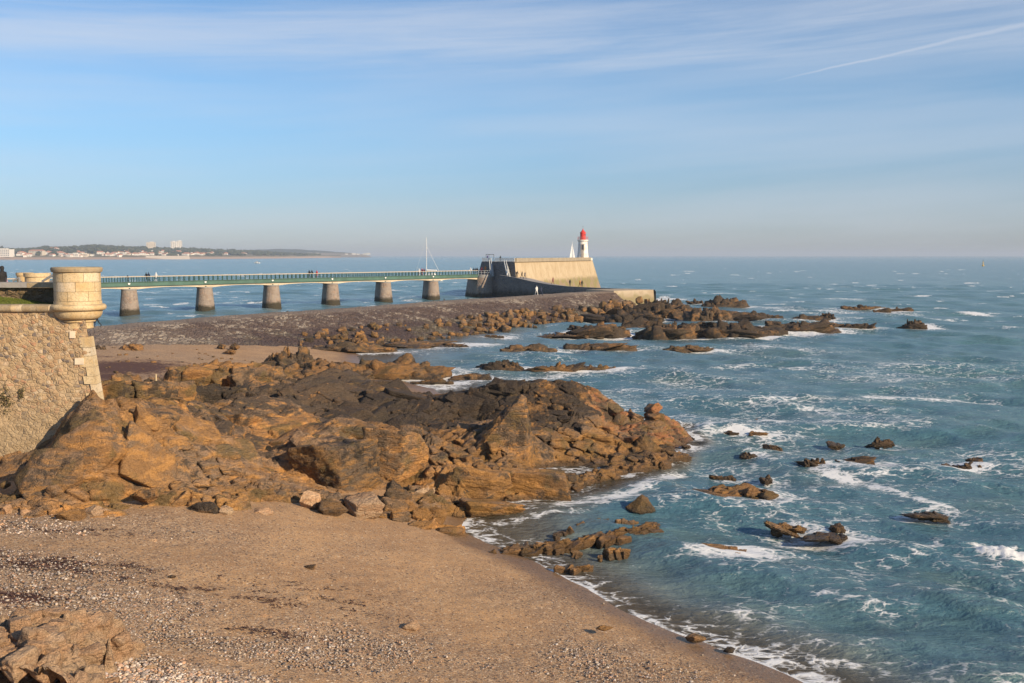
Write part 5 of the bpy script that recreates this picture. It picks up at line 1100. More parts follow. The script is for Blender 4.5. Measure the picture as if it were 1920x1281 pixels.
# rounded bastion receiving the footbridge
bp = Bs+bd*ps[-1]; ba = bp-om
mb = MB(); N_ = 56; V = []; ca, sa = .36, -.93
for (z_, r_) in ((-2, 3.5), (0, 3.4), (2.5, 3.0), (5.2, 2.55)):
    for k in range(N_):
        a = 2*PI*k/N_; X_ = math.cos(a)*r_+(2.2 if math.cos(a) > 0 else -3.5); Y_ = math.sin(a)*r_; V.append((ba[0]+1.4+ca*X_-sa*Y_, ba[1]+2+sa*X_+ca*Y_, z_))
F = [(i*N_+k, i*N_+(k+1) % N_, (i+1)*N_+(k+1) % N_, (i+1)*N_+k) for i in range(3) for k in range(N_)]+[tuple(3*N_+k for k in range(N_))]
mb.add(V, F).build('bastion', M_PIER, ml, smooth=True)
mb = MB(); V2 = [(v[0], v[1], 5.2) for v in V[3*N_:]]+[(v[0], v[1], 5.95) for v in V[3*N_:]]
mb.add(V2, [(k, (k+1) % N_, N_+(k+1) % N_, N_+k) for k in range(N_)]+[tuple(range(N_, 2*N_))]).build('bastion_top', M_GREYC, ml)
mb = MB(); pts = [(v[0], v[1], 7.0) for v in V[3*N_:]]
for z_ in (0, -.5): mb.tube([(a, b, c+z_) for a, b, c in pts[38:]+pts[:8]], .05, 5)
for q in (pts[38:]+pts[:8])[::3]: mb.tube([(q[0], q[1], 5.9), q], .04, 5)
mb.build('bastion_rail', SR, ml)
# ramp curling down from the mole to the jetty end
R0 = np.array([-3.2, 255.5]); R1 = np.array([31.2, 219.0]); rp = []
tt = [0, .12, .25, .37, .5, .7, .85, 1]; zt_ = [6.0, 5.5, 4.65, 4.05, 3.7, 3.55, 3.5, 3.48]
rn = np.array([(R1-R0)[1], -(R1-R0)[0]]); rn /= np.linalg.norm(rn)
mb = MB(); V = []; NN = 60
for k in range(NN+1):
    t = k/NN; q = R0+(R1-R0)*t + rn*(-1.6)*math.sin(PI*t)*-1*0.9
    z_ = np.interp(t, tt, zt_)
    bk_ = 5.5*(1-t)**.7+.7
    for (o_, zo) in ((1.6, -3), (0, z_), (-.45, z_+.0), (-.45, z_-.35), (-bk_, z_-.35), (-bk_-.3, -3)):
        V.append((q[0]-om[0]-rn[0]*-o_, q[1]-om[1]-rn[1]*-o_, zo))
M_ = 6; F = [(k*M_+j, (k+1)*M_+j, (k+1)*M_+j+1, k*M_+j+1) for k in range(NN) for j in range(M_-1)]
F2 = [0 if j in (0,) else 1 for k in range(NN) for j in range(M_-1)]
mb.add(V, F); mb.M = F2; mb.build('ramp', [M_MOLE_SHADE, M_GREYC], ml)  # outer ramp wall wears the masonry colour with shade painted in
# lighthouse
lp = inn(P1, P2, .962)+np.array([-2.4, 1.0]); LH = thing('lighthouse', 'white tapering lighthouse with a red lantern at the end of the mole', 'lighthouse', (lp[0], lp[1], 9.35))
WH = limestone('white_limewash', (.80, .79, .76)); RED = plain('red_lantern_paint', (.58, .045, .035), .4, .1); DK = plain('dark_window', (.05, .055, .07), .3); QUO = limestone('grey_quoin_stone', (.34, .31, .28))
MB().lathe([(2.15, 0), (2.1, .4), (1.86, 1.6), (1.68, 3.4), (1.52, 6.3), (1.52, 6.35)], n=56).build('tower', WH, LH, smooth=True)
MB().lathe([(1.5, 6.28), (1.6, 6.3), (1.78, 6.5), (1.82, 6.55), (1.82, 6.85), (0, 6.85)], n=56).build('cornice', WH, LH, smooth=True)
lan = MB().lathe([(1.02, 6.85), (1.02, 7.0), (.93, 7.05), (.93, 9.0), (1.0, 9.05), (1.0, 9.25), (.92, 9.3)], n=40).build('lantern', RED, LH, smooth=True)
MB().lathe([(.95, 9.3), (.72, 9.55), (.44, 9.88), (.20, 10.15), (.12, 10.25), (.17, 10.4), (.12, 10.55), (0, 10.62)], n=40).build('dome', RED, lan, smooth=True)
MB().tube([(0, 0, 10.6), (0, 0, 11.5)], .03, 6).box((0, 0, 11.3), (.6, .04, .05), .4).build('weather_vane', DK, lan)
for a in (R(-30), R(-65), R(10)):
    MB().box((.93*math.cos(a), .93*math.sin(a), 8.5), (.06, .28, .4), a).build('lantern_window', DK, lan)
mb = MB()
for k in range(26):
    a = 2*PI*k/26; mb.tube([(1.72*math.cos(a), 1.72*math.sin(a), 6.8), (1.72*math.cos(a), 1.72*math.sin(a), 7.85)], .022, 5)
for z_ in (7.2, 7.55, 7.85):
    mb.tube([(1.72*math.cos(2*PI*k/40), 1.72*math.sin(2*PI*k/40), z_) for k in range(41)], .024, 5)
mb.build('gallery_rail', plain('pink_red_rail', (.55, .2, .2), .5), LH)
wa = math.atan2(-1, -.12)
def face_box(z0, z1, w, out, a=wa):
    zc = (z0+z1)/2; r0 = np.interp(zc, [0, 1.6, 3.4, 6.3], [2.15, 1.86, 1.68, 1.52]); tl = math.atan2(np.interp(z0, [0, 1.6, 3.4, 6.3], [2.15, 1.86, 1.68, 1.52])-np.interp(z1, [0, 1.6, 3.4, 6.3], [2.15, 1.86, 1.68, 1.52]), z1-z0)
    m_ = MB(); V = []
    for (y0, r) in ((z0, None), (z1, None)):
        rr = np.interp(y0, [0, 1.6, 3.4, 6.3], [2.15, 1.86, 1.68, 1.52])
        for (u, ro) in ((-w/2, rr-.25), (w/2, rr-.25), (w/2, rr+out), (-w/2, rr+out)): V.append((math.cos(a)*ro-math.sin(a)*u, math.sin(a)*ro+math.cos(a)*u, y0))
    return m_.add(V, [(3, 2, 1, 0), (4, 5, 6, 7), (0, 1, 5, 4), (1, 2, 6, 5), (2, 3, 7, 6), (3, 0, 4, 7)])
wf = face_box(3.35, 5.45, 1.0, .05).build('window', QUO, LH); face_box(3.55, 5.2, .62, .09).build('pane', DK, wf)
mb = MB()
for k in range(5):
    m2 = face_box(3.35+k*.44, 3.6+k*.44, 1.22, .06); mb.add(m2.V, m2.F)
mb.build('quoin_frame', QUO, wf)
face_box(.05, 3.3, .82, .04).build('stone_strip', QUO, LH)
MB().lathe([(2.5, -.05), (2.5, .2), (0, .2)], n=40).build('plinth', M_CONC, LH, smooth=True)
kb = inn(P1, P2, .99); mb = MB(); mb.box((kb[0]-om[0]-.9, kb[1]-om[1]+.3, 9.75), (1.7, 1.9, .8), .3); mb.build('white_block', WH, ml)

# ------------------------------------------------------------------ boats and buoy
def hull_mesh(L, Bm, D, n=18):
    V = []; m_ = 9
    for i in range(n+1):
        u = i/n; hb = Bm/2*(math.sin(PI*min(1, .16+.84*(1-u)**.75)*.5))**.9*(1-.0*u) if u < 1 else 0.02
        hb = Bm/2*max(.02, (1-u**2.4))*(.82+.18*math.sin(PI*u)); sh = D*(1+.25*u*u)
        for k in range(m_):
            a = PI*k/(m_-1); V.append((-L/2+L*u+.06*L*u*(abs(math.cos(a))), -hb*math.cos(a), sh-(sh+.25*D)*math.sin(a)**.7*(1-.2*u)))
    F = [(i*m_+k, (i+1)*m_+k, (i+1)*m_+k+1, i*m_+k+1) for i in range(n) for k in range(m_-1)]
    F += [(i*m_, i*m_+m_-1, (i+1)*m_+m_-1, (i+1)*m_) for i in range(n)]+[tuple(range(m_))]
    return V, F
WB = plain('white_gelcoat', (.78, .78, .76), .3, .05)
yp = at_z(803, 525.5, 0); yd = yp[1]; k_ = yd/FPX
y1 = thing('sailing_yacht', 'white yacht with bare tall mast motoring behind the footbridge', 'yacht', (yp[0], yp[1], 0), R(160))
V, F = hull_mesh(13, 3.9, 1.7); MB().add(V, F).build('hull', WB, y1, smooth=True)
mb = MB(); mb.add([(-3.4, -1.3, 1.7), (2.9, -.9, 1.8), (2.9, .9, 1.8), (-3.4, 1.3, 1.7), (-3.0, -1.0, 3.3), (1.4, -.6, 2.7), (1.4, .6, 2.7), (-3.0, 1.0, 3.3)], [(0, 1, 5, 4), (1, 2, 6, 5), (2, 3, 7, 6), (3, 0, 4, 7), (4, 5, 6, 7)]); mb.build('cabin', WB, y1)
mh = (525.5-446)*k_; MB().tube([(.8, 0, 1.3), (.75, 0, mh)], [.13, .09], 8).build('mast', plain('mast_alloy', (.75, .74, .72), .35), y1)
MB().tube([(.8, 0, 3.9), (-4.4, 0, 4.0)], .10, 6).tube([(.6, 0, 4.35), (-4.2, 0, 4.3)], [.46, .28], 8).build('boom', WB, y1)
MB().tube([(-6.3, 0, 2.0), (.75, 0, mh*.8)], .06, 5).tube([(6.5, 0, 2.2), (.75, 0, mh-.2)], .025, 5).build('rigging', plain('rolled_sail', (.70, .70, .70), .6), y1)
sp_p = at_z(1073, 489, 0); k_ = sp_p[1]/FPX
y2 = thing('sailing_boat', 'distant sailing boat with two white sails left of the lighthouse', 'sailing boat', (sp_p[0], sp_p[1], 0), R(35))
hh = (489-453)*k_; V, F = hull_mesh(hh*.62, hh*.18, hh*.06); MB().add(V, F).build('hull', WB, y2, smooth=True)
SAIL = plain('white_sailcloth', (.66, .66, .66), .8, .05)
def sail(P, name, bulge):
    a, b, c = [np.array(p, float) for p in P]; V = []; F = []; n = 8
    for i in range(n+1):
        for j in range(n+1):
            u, v_ = i/n, j/n; q = (a*(1-u)+b*u)*(1-v_)+c*v_; q = q+np.array([0, bulge*math.sin(PI*u)*(1-v_)*1.0, 0]); V.append(q)
    for i in range(n):
        for j in range(n): F.append((i*(n+1)+j, (i+1)*(n+1)+j, (i+1)*(n+1)+j+1, i*(n+1)+j+1))
    o = MB().add(V, F).build(name, SAIL, y2, smooth=True); s = o.modifiers.new('thickness', 'SOLIDIFY'); s.thickness = .04
sail([(.0, 0, hh*.10), (-hh*.19, 0, hh*.11), (0, 0, hh*.96)], 'mainsail', hh*.03); sail([(.02*hh, 0, hh*.10), (hh*.21, 0, hh*.07), (.02*hh, 0, hh*.80)], 'headsail', -hh*.04)
MB().tube([(0, 0, hh*.05), (0, 0, hh)], hh*.008, 6).build('mast', plain('mast_alloy', (.75, .74, .72), .35), y2)
mp = at_z(482, 494, 0); mo = thing('motor_boat', 'small white motor boat far out left of the bridge', 'motor boat', (mp[0], mp[1], 0), R(170))
V, F = hull_mesh(8, 2.8, 1.2); MB().add(V, F).build('hull', WB, mo, smooth=True)
MB().box((.3, 0, 1.9), (2.4, 1.8, 1.3)).box((.3, 0, 2.62), (2.8, 2.0, .14)).build('wheelhouse', WB, mo); MB().box((.3, 0, 2.15), (2.44, 1.84, .5)).build('window', DK, mo)
bp_ = at_z(1843, 499, 0); bu = thing('beacon_buoy', 'slim yellow and black marker buoy on the open sea at right', 'buoy', (bp_[0], bp_[1], 0)); kb_ = bp_[1]/FPX
MB().lathe([(0, -.4), (1.1, -.4), (1.25, .3), (1.1, 1.0), (.5, 1.2), (0, 1.2)], n=24).build('float', plain('buoy_yellow', (.55, .36, .04), .5), bu, smooth=True)
bh = 12*kb_; MB().lathe([(.5, 1.1), (.42, bh*.45), (.35, bh*.7), (0, bh*.7)], n=16).build('tower', plain('buoy_yellow', (.55, .36, .04), .5), bu, smooth=True)
MB().lathe([(.3, bh*.7), (.22, bh*.82), (.35, bh*.86), (0, bh)], n=14).build('topmark', GT, bu, smooth=True)

# ------------------------------------------------------------------ people
def body_mesh(pose):
    """one continuous skinned body, about 1.75 m, facing -Y"""
    st = {'walk': .30, 'stand': .06, 'stride': .38}[pose]; lean = .05
    J = {'pel': (0, 0, .95), 'wst': (0, -lean*.3, 1.10), 'chs': (0, -lean*.8, 1.32), 'nck': (0, -lean, 1.50), 'hd1': (0, -lean-.02, 1.58), 'hd2': (0, -lean-.03, 1.68), 'hd3': (0, -lean-.01, 1.76)}
    E = [('pel', 'wst'), ('wst', 'chs'), ('chs', 'nck'), ('nck', 'hd1'), ('hd1', 'hd2'), ('hd2', 'hd3')]
    Rr = {'pel': .155, 'wst': .15, 'chs': .17, 'nck': .062, 'hd1': .085, 'hd2': .108, 'hd3': .07}
    for s_, sg in (('l', 1), ('r', -1)):
        f = sg*st
        J[s_+'hip'] = (sg*.10, 0, .90); J[s_+'kn'] = (sg*.11, -f*.55-.03, .49); J[s_+'an'] = (sg*.11, -f*.8+(.16 if f < 0 else 0)*1, .09+(.05 if f < 0 and st > .1 else 0)); J[s_+'to'] = (sg*.12, -f*.8-.17+(.16 if f < 0 else 0), .04)
        J[s_+'sh'] = (sg*.20, -lean, 1.43); J[s_+'el'] = (sg*.25, f*.32-lean, 1.16); J[s_+'wr'] = (sg*.24, f*.55-.10-lean, .93); J[s_+'ha'] = (sg*.235, f*.6-.14-lean, .83)
        E += [('pel', s_+'hip'), (s_+'hip', s_+'kn'), (s_+'kn', s_+'an'), (s_+'an', s_+'to'), ('chs', s_+'sh'), (s_+'sh', s_+'el'), (s_+'el', s_+'wr'), (s_+'wr', s_+'ha')]
        Rr.update({s_+'hip': .105, s_+'kn': .068, s_+'an': .05, s_+'to': .042, s_+'sh': .078, s_+'el': .056, s_+'wr': .042, s_+'ha': .035})
    K = list(J); me = bpy.data.meshes.new('person'); me.from_pydata([J[k] for k in K], [(K.index(a), K.index(b)) for a, b in E], [])
    o = bpy.data.objects.new('tmp', me); COL.objects.link(o); o.modifiers.new('skin', 'SKIN'); sb = o.modifiers.new('sub', 'SUBSURF'); sb.levels = 1; sb.render_levels = 1
    for i, k in enumerate(K): me.skin_vertices[0].data[i].radius = (Rr[k]*.92, Rr[k]*.92); me.skin_vertices[0].data[i].use_root = (k == 'pel')
    dg = bpy.context.evaluated_depsgraph_get(); dg.update(); ev = o.evaluated_get(dg); out = bpy.data.meshes.new_from_object(ev)
    bpy.data.objects.remove(o); 
    for p_ in out.polygons:
        z_ = p_.center.z; x_ = abs(p_.center.x); y_ = p_.center.y; p_.use_smooth = True
        if z_ > 1.52: mi = 2 if not (z_ > 1.66 or y_ > -lean+.03) else 3
        elif x_ > .17 and z_ < .90 and z_ > .6: mi = 2
        elif z_ > .90 or (x_ > .19 and z_ > .6): mi = 0
        elif z_ > .085: mi = 1
        else: mi = 4
        p_.material_index = mi
    return out
BODY = {k: body_mesh(k) for k in ('walk', 'stand', 'stride')}
CL = {'black': (.02, .02, .022), 'navy': (.025, .035, .07), 'red': (.45, .035, .04), 'white': (.72, .72, .70), 'maroon': (.16, .03, .04), 'orange': (.55, .20, .04), 'grey': (.18, .18, .19), 'blue': (.05, .13, .30), 'pink': (.60, .25, .32), 'brown': (.13, .08, .05), 'teal': (.05, .15, .16), 'skin': (.50, .30, .21)}
def cloth(c): return plain('cloth_'+c, CL[c], .85, .15, 6)
def person(p, face, pose, top, low, label, hair='brown', s=1.0):
    me = BODY[pose].copy(); me.materials.clear(); me.name = 'person'
    for k in (top, low, 'skin', hair, 'black'): me.materials.append(cloth(k))
    o = link('person', me); o.location = p; o.rotation_euler = (0, 0, face); o.scale = (s, s, s)
    return tag(o, label, 'person')
def on_bridge(px, side=-.7):
    t = (px-960)/FPX; q = Bs+bn*(-side)*-1
    # intersect the viewing direction with the bridge line
    lam = (t*q[1]-q[0])/(bd[0]-t*bd[1]); w = q+bd*lam; return (w[0], w[1], 6.03)
for i, (px_, pose, top, low, lab, face, s) in enumerate((
  (241, 'walk', 'black', 'black', 'person in black low behind the rail at the bridge start', 1.0, .75), (276, 'walk', 'black', 'navy', 'left person of the dark pair on the bridge between first and second pier', 1.0, 1), (280.5, 'walk', 'navy', 'black', 'right person of the dark pair on the bridge between first and second pier', 1.0, 1), (293.5, 'walk', 'white', 'red', 'person in white top and red trousers on the bridge near the first pier', -2.1, 1),
  (581, 'walk', 'black', 'black', 'left person of the black clothed pair on the bridge before the fourth pier', 1.0, 1), (586, 'walk', 'black', 'navy', 'right person of the black clothed pair on the bridge before the fourth pier', 1.0, 1), (594.5, 'stand', 'red', 'navy', 'person in red jacket walking behind the black pair on the bridge', -2.1, .95),
  (786.5, 'walk', 'white', 'brown', 'person in pale top on the bridge left of the yacht', 1.0, 1), (792, 'walk', 'red', 'black', 'person in red jacket on the bridge just left of the yacht', 1.0, 1), (796, 'walk', 'maroon', 'black', 'person in maroon jacket on the bridge in front of the yacht', 1.0, 1),
  (883, 'walk', 'white', 'teal', 'person in white at the bridge end, leftmost of the group', 1.0, 1), (888.5, 'walk', 'black', 'black', 'person in black in the group at the bridge end', -2.1, 1), (892.5, 'stand', 'navy', 'black', 'person in navy in the middle of the group at the bridge end', -2.1, 1), (895.5, 'walk', 'black', 'navy', 'person in black jacket right in the group at the bridge end', 1.0, 1), (904, 'walk', 'red', 'black', 'person in red jacket alone beside the group at the bridge end', 1.0, 1))):
    person(on_bridge(px_, .5 if i % 2 else -.3), face-PI/2, pose, top, low, lab, s=s)
def on_ramp(px, off_=2.4):
    t = (px-960)/FPX; A = R0-rn*off_; dd = R1-R0; lam = (t*A[1]-A[0])/(dd[0]-t*dd[1]); w = A+dd*lam
    return (w[0], w[1], float(np.interp(lam, tt, zt_))-.34)
for (px_, pose, top, low, lab, face) in ((966, 'walk', 'maroon', 'brown', 'person in maroon at the top of the ramp by the mole corner', 2.2), (969.5, 'walk', 'black', 'navy', 'person in black at the top of the ramp by the mole corner', 2.2), (978.5, 'stride', 'black', 'grey', 'left walker of the dark pair before the sunlit mole face', .8), (984, 'stride', 'navy', 'grey', 'right walker of the dark pair before the sunlit mole face', .8),
  (1036.5, 'walk', 'maroon', 'black', 'single walker in dark red halfway down the ramp', .8), (1068.5, 'stand', 'black', 'navy', 'single figure in black standing lower on the ramp', .2), (1087, 'walk', 'orange', 'orange', 'figure in orange near the foot of the ramp', .8), (1091, 'stand', 'black', 'black', 'figure in black beside the orange one near the ramp foot', .3)):
    person(on_ramp(px_), face, pose, top, low, lab)
q = Q[0]+d*.50+om+nrm*-.8; person((q[0], q[1], 9.35), 2.6, 'stand', 'black', 'black', 'person in black leaning on the rail on top of the mole', s=.9)
q = Q[0]+d*.27+om+nrm*1.5; person((q[0], q[1], 6.5), 2.6, 'walk', 'orange', 'black', 'person in orange on the stair up the shaded mole face')
q = Q[0]+d*1.0+om+nrm*2.2; person((q[0], q[1], 5.75), 1.6, 'stand', 'white', 'white', 'person in white at the foot of the stair rail on the mole')
p = at_z(1006, 553.5, 3.43); person(p, .5, 'walk', 'white', 'black', 'person in white jacket walking on the jetty below the mole'); p = at_z(1014.5, 554.5, 3.43); person(p, .5, 'stride', 'navy', 'black', 'person in navy jacket walking on the jetty beside the white jacket')
p = at_z(173, 613, 3.3); person(p, -1.2, 'stride', 'blue', 'blue', 'person in blue trousers stepping behind the bartizan corbel'); p = at_z(182.5, 613, 3.3); person(p, -1.0, 'stride', 'black', 'black', 'person in black on the jetty crest right of the bartizan corbel')
p = at_d(2, 520, 43); person((p[0], p[1], 8.8), 1.2, 'walk', 'black', 'black', 'person in black at the left edge on the fort walk'); person(on_bridge(12.5), 1.2, 'walk', 'pink', 'blue', 'person in pink far left on the bridge seen past the person in black', s=1)
bk = MB(); bk.lathe([(0, 0), (.14, .02), (.17, .2), (.15, .42), (0, .48)], n=16); p = at_d(1, 520, 43); ob = bk.build('backpack', plain('backpack_cloth', (.03, .03, .04), .8), smooth=True, loc=(p[0]-.02, p[1]+.24, 9.86)); tag(ob, 'dark backpack worn by the person at the left edge', 'backpack')

# ------------------------------------------------------------------ the far shore
HAZE_D = 1.35e-4
def shore_y(px): return np.interp(px, [-400, 0, 200, 350, 450, 560, 620], [487.6, 487.2, 486.8, 486.2, 485.4, 484.4, 483.6])
cols = np.linspace(-420, 640, 150); rows = [0, .02, .045, .06, .075, .12, .2, .35, .6, 1.0]; V = np.zeros((len(rows), len(cols), 3))
def coast_z(px, f):
    top = np.interp(px, [-400, 0, 60, 90, 160, 200, 260, 300, 400, 470, 560, 640], [20, 19, 17, 22, 26, 27, 24, 20, 15, 13, 11, 9])
    return float(np.interp(f, [0, .02, .045, .06, .075, .12, .2, .35, .6, 1], [-1.5, 1, 4, 5, 9, 10, .45*top+5, .75*top+5, top+3, top+5]))
for j, px_ in enumerate(cols):
    d0 = at_z(px_, shore_y(px_), 0)[1]
    for i, f in enumerate(rows):
        dd = d0+f*1300; V[i, j] = ((px_-960)/FPX*dd, dd, coast_z(px_, f))
mc, nt = new_mat('far_land'); p = pos(nt); z = sepz(nt, p); n = noise(nt, p, .01, 5)
finish(nt, mixc(nt, step(nt, z, 4.5, 8), (.40, .29, .22), mixc(nt, step(nt, n, .4, .6), (.10, .095, .05), (.20, .17, .11))), .95)
tag(link('far_coast', raw_mesh('far_coast', V.reshape(-1, 3), grid_faces(*V.shape[:2]), [mc], True)), kind='structure')
# far headland
cols = np.linspace(380, 692, 90); V = np.zeros((6, len(cols), 3)); d0 = 5600
for j, px_ in enumerate(cols):
    top = np.interp(px_, [380, 440, 475, 520, 560, 600, 650, 678, 692], [20, 36, 46, 50, 47, 38, 27, 16, 4]); x_ = (px_-960)/FPX*d0
    for i, (f, hf) in enumerate(((0, -.05), (.08, .10), (.3, .34), (.6, .82), (.75, 1.0), (1, 1.0))):
        V[i, j] = (x_*(1+f*.1), d0+f*700, top*hf*(1+.05*fbm2(np.array([px_*.08]), np.array([f*3]), 3, 3)[0]))
mh_, nt = new_mat('headland'); p = pos(nt); z = sepz(nt, p); n = noise(nt, p, .006, 5)
finish(nt, mixc(nt, step(nt, mth(nt, 'ADD', z, mth(nt, 'MULTIPLY', mth(nt, 'SUBTRACT', n, .5), 24)), 16, 28), mixc(nt, n, (.22, .18, .13), (.30, .24, .18)), (.030, .042, .03)), .95)
tag(link('far_headland', raw_mesh('far_headland', V.reshape(-1, 3), grid_faces(6, len(cols)), [mh_], True)), kind='structure')
# wood along the skyline, as one mass
rg = np.random.default_rng(31); D_, F_ = ico(2); VV = []; FF = []; k = 0
sky_y = lambda px: np.interp(px, [-400, 0, 12, 30, 60, 75, 92, 110, 160, 180, 230, 290, 320, 350, 380, 430, 470, 560, 640], [461, 461.5, 464, 465.5, 465, 464, 461, 463, 460, 459, 461.5, 462.5, 464, 464.5, 466, 467.5, 469, 474, 477])
for i in range(1500):
    px_ = rg.uniform(-400, 600); d0 = at_z(px_, shore_y(px_), 0)[1]; f = rg.uniform(.36, .75) if i % 4 else (rg.uniform(.6, .9) if i % 8 else rg.uniform(.12, .35))
    dd = d0+f*1300; g = coast_z(px_, f); top = H-(sky_y(px_)-HOR)*dd/FPX
    hgt__ = min(rg.uniform(7, 13), max(3.0, (top-g)*rg.uniform(.75, 1.0)))
    if f < .3 and rg.random() < .35: continue
    if f > .55: hgt__ = max(3, top-g)*rg.uniform(.8, 1.02)
    wv = rg.uniform(6, 15); v = D_*(1+.22*rg.normal(size=(len(D_), 1)))*np.array([wv, wv, hgt__*.55]); v += np.array([(px_-960)/FPX*dd, dd, g+hgt__*.45]); VV.append(v); FF.append(F_+k); k += len(v)
mw, nt = new_mat('far_wood'); p = pos(nt); n = noise(nt, p, .06, 4); finish(nt, mixc(nt, step(nt, n, .4, .6), (.022, .035, .018), (.055, .062, .032)), .95)
tag(link('far_wood', raw_mesh('far_wood', np.concatenate(VV), np.concatenate(FF), [mw], False)), 'dark evergreen wood along the skyline of the far shore', 'wood', kind='stuff')
# houses
HW = [plain('render_white', (.66, .64, .60), .9, .05), plain('render_cream', (.58, .52, .43), .9, .05)]; TILE = plain('terracotta_tiles', (.42, .20, .13), .9); GL = plain('far_window', (.10, .11, .13), .4)
def house_mesh(w, dpt, h, roof, wm):
    mb = MB(); mb.box((0, 0, h/2), (w, dpt, h), 0, 0)
    if roof == 'gable': mb.add([(-w/2-.4, -dpt/2-.4, h), (w/2+.4, -dpt/2-.4, h), (w/2+.4, dpt/2+.4, h), (-w/2-.4, dpt/2+.4, h), (-w/2-.4, 0, h+dpt*.28), (w/2+.4, 0, h+dpt*.28)], [(0, 1, 5, 4), (2, 3, 4, 5), (1, 2, 5), (3, 0, 4), (3, 2, 1, 0)], 1)
    elif roof == 'hip': mb.add([(-w/2-.4, -dpt/2-.4, h), (w/2+.4, -dpt/2-.4, h), (w/2+.4, dpt/2+.4, h), (-w/2-.4, dpt/2+.4, h), (-w/4, 0, h+dpt*.25), (w/4, 0, h+dpt*.25)], [(0, 1, 5, 4), (2, 3, 4, 5), (1, 2, 5), (3, 0, 4), (3, 2, 1, 0)], 1)
    else: mb.box((0, 0, h+.25), (w+.4, dpt+.4, .5), 0, 0)
    nw = max(2, int(w/4))
    for fl in range(max(1, int(h/3))):
        for i in range(nw): mb.box((-w/2+w*(i+.5)/nw, -dpt/2-.02, 1.6+fl*2.9), (1.3, .1, 1.3), 0, 2)
    return raw_mesh('house', mb.V, mb.F, [wm, TILE, GL], False, None, mb.M)
HM = [(house_mesh(13, 9, 5, 'gable', HW[0]), 'white gabled house with terracotta roof among trees on the far shore', 'white gabled houses on the far shore'), (house_mesh(18, 10, 6.2, 'hip', HW[0]), 'broad white hipped house on the far shore', 'broad hipped houses on the far shore'), (house_mesh(15, 9, 6, 'flat', HW[0]), 'white flat roofed house on the far shore', 'flat roofed houses on the far shore'), (house_mesh(12, 8, 4.5, 'gable', HW[1]), 'cream cottage with terracotta roof on the far shore', 'cream cottages on the far shore')]
def coast_at(px, py):
    """where on the far slope a viewing line lands"""
    d0 = at_z(px, shore_y(px), 0)[1]; fs = np.linspace(.06, .6, 120); zs_ = np.array([coast_z(px, f) for f in fs]); dd = d0+fs*1300; los = H-(py-HOR)*dd/FPX
    i = int(np.argmax(zs_ >= los)) if (zs_ >= los).any() else int(np.argmin(abs(zs_-los))); return (px-960)/FPX*dd[i], dd[i], zs_[i]
rg = np.random.default_rng(15); n = 0
while n < 190:
    px_ = rg.uniform(18, 470)
    if 60 < px_ < 86 or (px_ < 28): continue
    if 160 < px_ < 235 and rg.random() < .5: continue
    py_ = rg.uniform(473, 482.3) if px_ < 230 else rg.uniform(471.5, 479.5)
    if px_ > 350: py_ = rg.uniform(472.5, 479)
    x_, y_, z_ = coast_at(px_, py_); k = rg.choice(4, p=[.36, .2, .2, .24]); o = link('house', HM[k][0], loc=(x_, y_, z_-1.2)); s = rg.uniform(.7, 1.25); o.scale = (s, s, s*rg.uniform(.9, 1.2)); o.rotation_euler = (0, 0, rg.choice([0, 1.57])+rg.normal()*.3)
    tag(o, HM[k][1], 'house', HM[k][2]); n += 1
for px_ in (505, 512, 516, 521, 526, 536, 565, 571, 576, 583, 588, 590, 646, 660, 668, 684, 690):
    d_ = 5610; py_ = 476.5 if px_ < 600 else 477.0; h_ = max(2, H-(py_-HOR)*d_/FPX); o = link('house', HM[2][0], loc=((px_-960)/FPX*d_*1.0, d_+20 if px_ > 680 else d_+90, h_-3)); s = rg.uniform(1.0, 1.7); o.scale = (s, s, s)
    tag(o, 'white block house on the hazy far headland', 'house', 'houses on the far headland')
def block(px0, px1, yt, yb, name, label, mat, floors, nwin, roof=None, rz=0.0):
    px_ = (px0+px1)/2; x_, y_, z_ = coast_at(px_, min(yb, 481)); w = (px1-px0)*y_/FPX; zt__ = H-(yt-HOR)*y_/FPX; h = max(zt__-z_, 4)
    t = thing(name, label, 'building', (x_, y_, z_-2), rz); h += 2
    MB().box((0, 0, h/2), (w, w*.5 if w > 30 else w*.8, h)).build('wall', mat, t); dp = (w*.5 if w > 30 else w*.8)/2
    fh = (h-2)/floors
    for f in range(floors):
        mb = MB()
        for i in range(nwin):
            mb.box((-w/2+w*(i+.5)/nwin, -dp-.05, 2+fh*(f+.55)), (w/nwin*.55, .2, fh*.5))
        mb.build('window_row', GL, t)
    if roof == 'tile':
        MB().add([(-w/2-.6, -dp-.6, h+.02), (w/2+.6, -dp-.6, h+.02), (w/2+.6, dp+.6, h+.02), (-w/2-.6, dp+.6, h+.02), (-w/2+3, 0, h+3.5), (w/2-3, 0, h+3.5)], [(0, 1, 5, 4), (2, 3, 4, 5), (1, 2, 5), (3, 0, 4), (3, 2, 1, 0)]).build('roof', TILE, t)
    else:
        MB().box((0, 0, h+.35), (w+.6, dp*2+.6, .7)).box((w*.1, 0, h+1.6), (w*.4, dp, 1.9)).build('roof', mat, t)
block(278, 294.5, 455, 468, 'apartment_tower', 'cream apartment tower, left one of the two above the far shore trees', HW[1], 7, 5, rz=.35)
block(323.5, 333, 453.5, 470, 'apartment_tower', 'white stepped apartment tower, right one of the two on the far shore', HW[0], 9, 3, rz=.3)
block(334, 344, 452.5, 472, 'apartment_tower', 'bright taller slab leaning against the right apartment tower', HW[0], 10, 3, rz=.3)
block(-12, 26, 468, 482, 'hotel', 'long grey white hotel at the left end of the far beach', HW[0], 4, 11)
block(60, 86, 470.5, 479, 'hotel', 'long building with terracotta roof above the far beach', HW[1], 3, 9, 'tile')
block(97, 112, 466, 473, 'villa', 'white villa with terracotta roof standing high among the far trees', HW[0], 3, 5, 'tile')
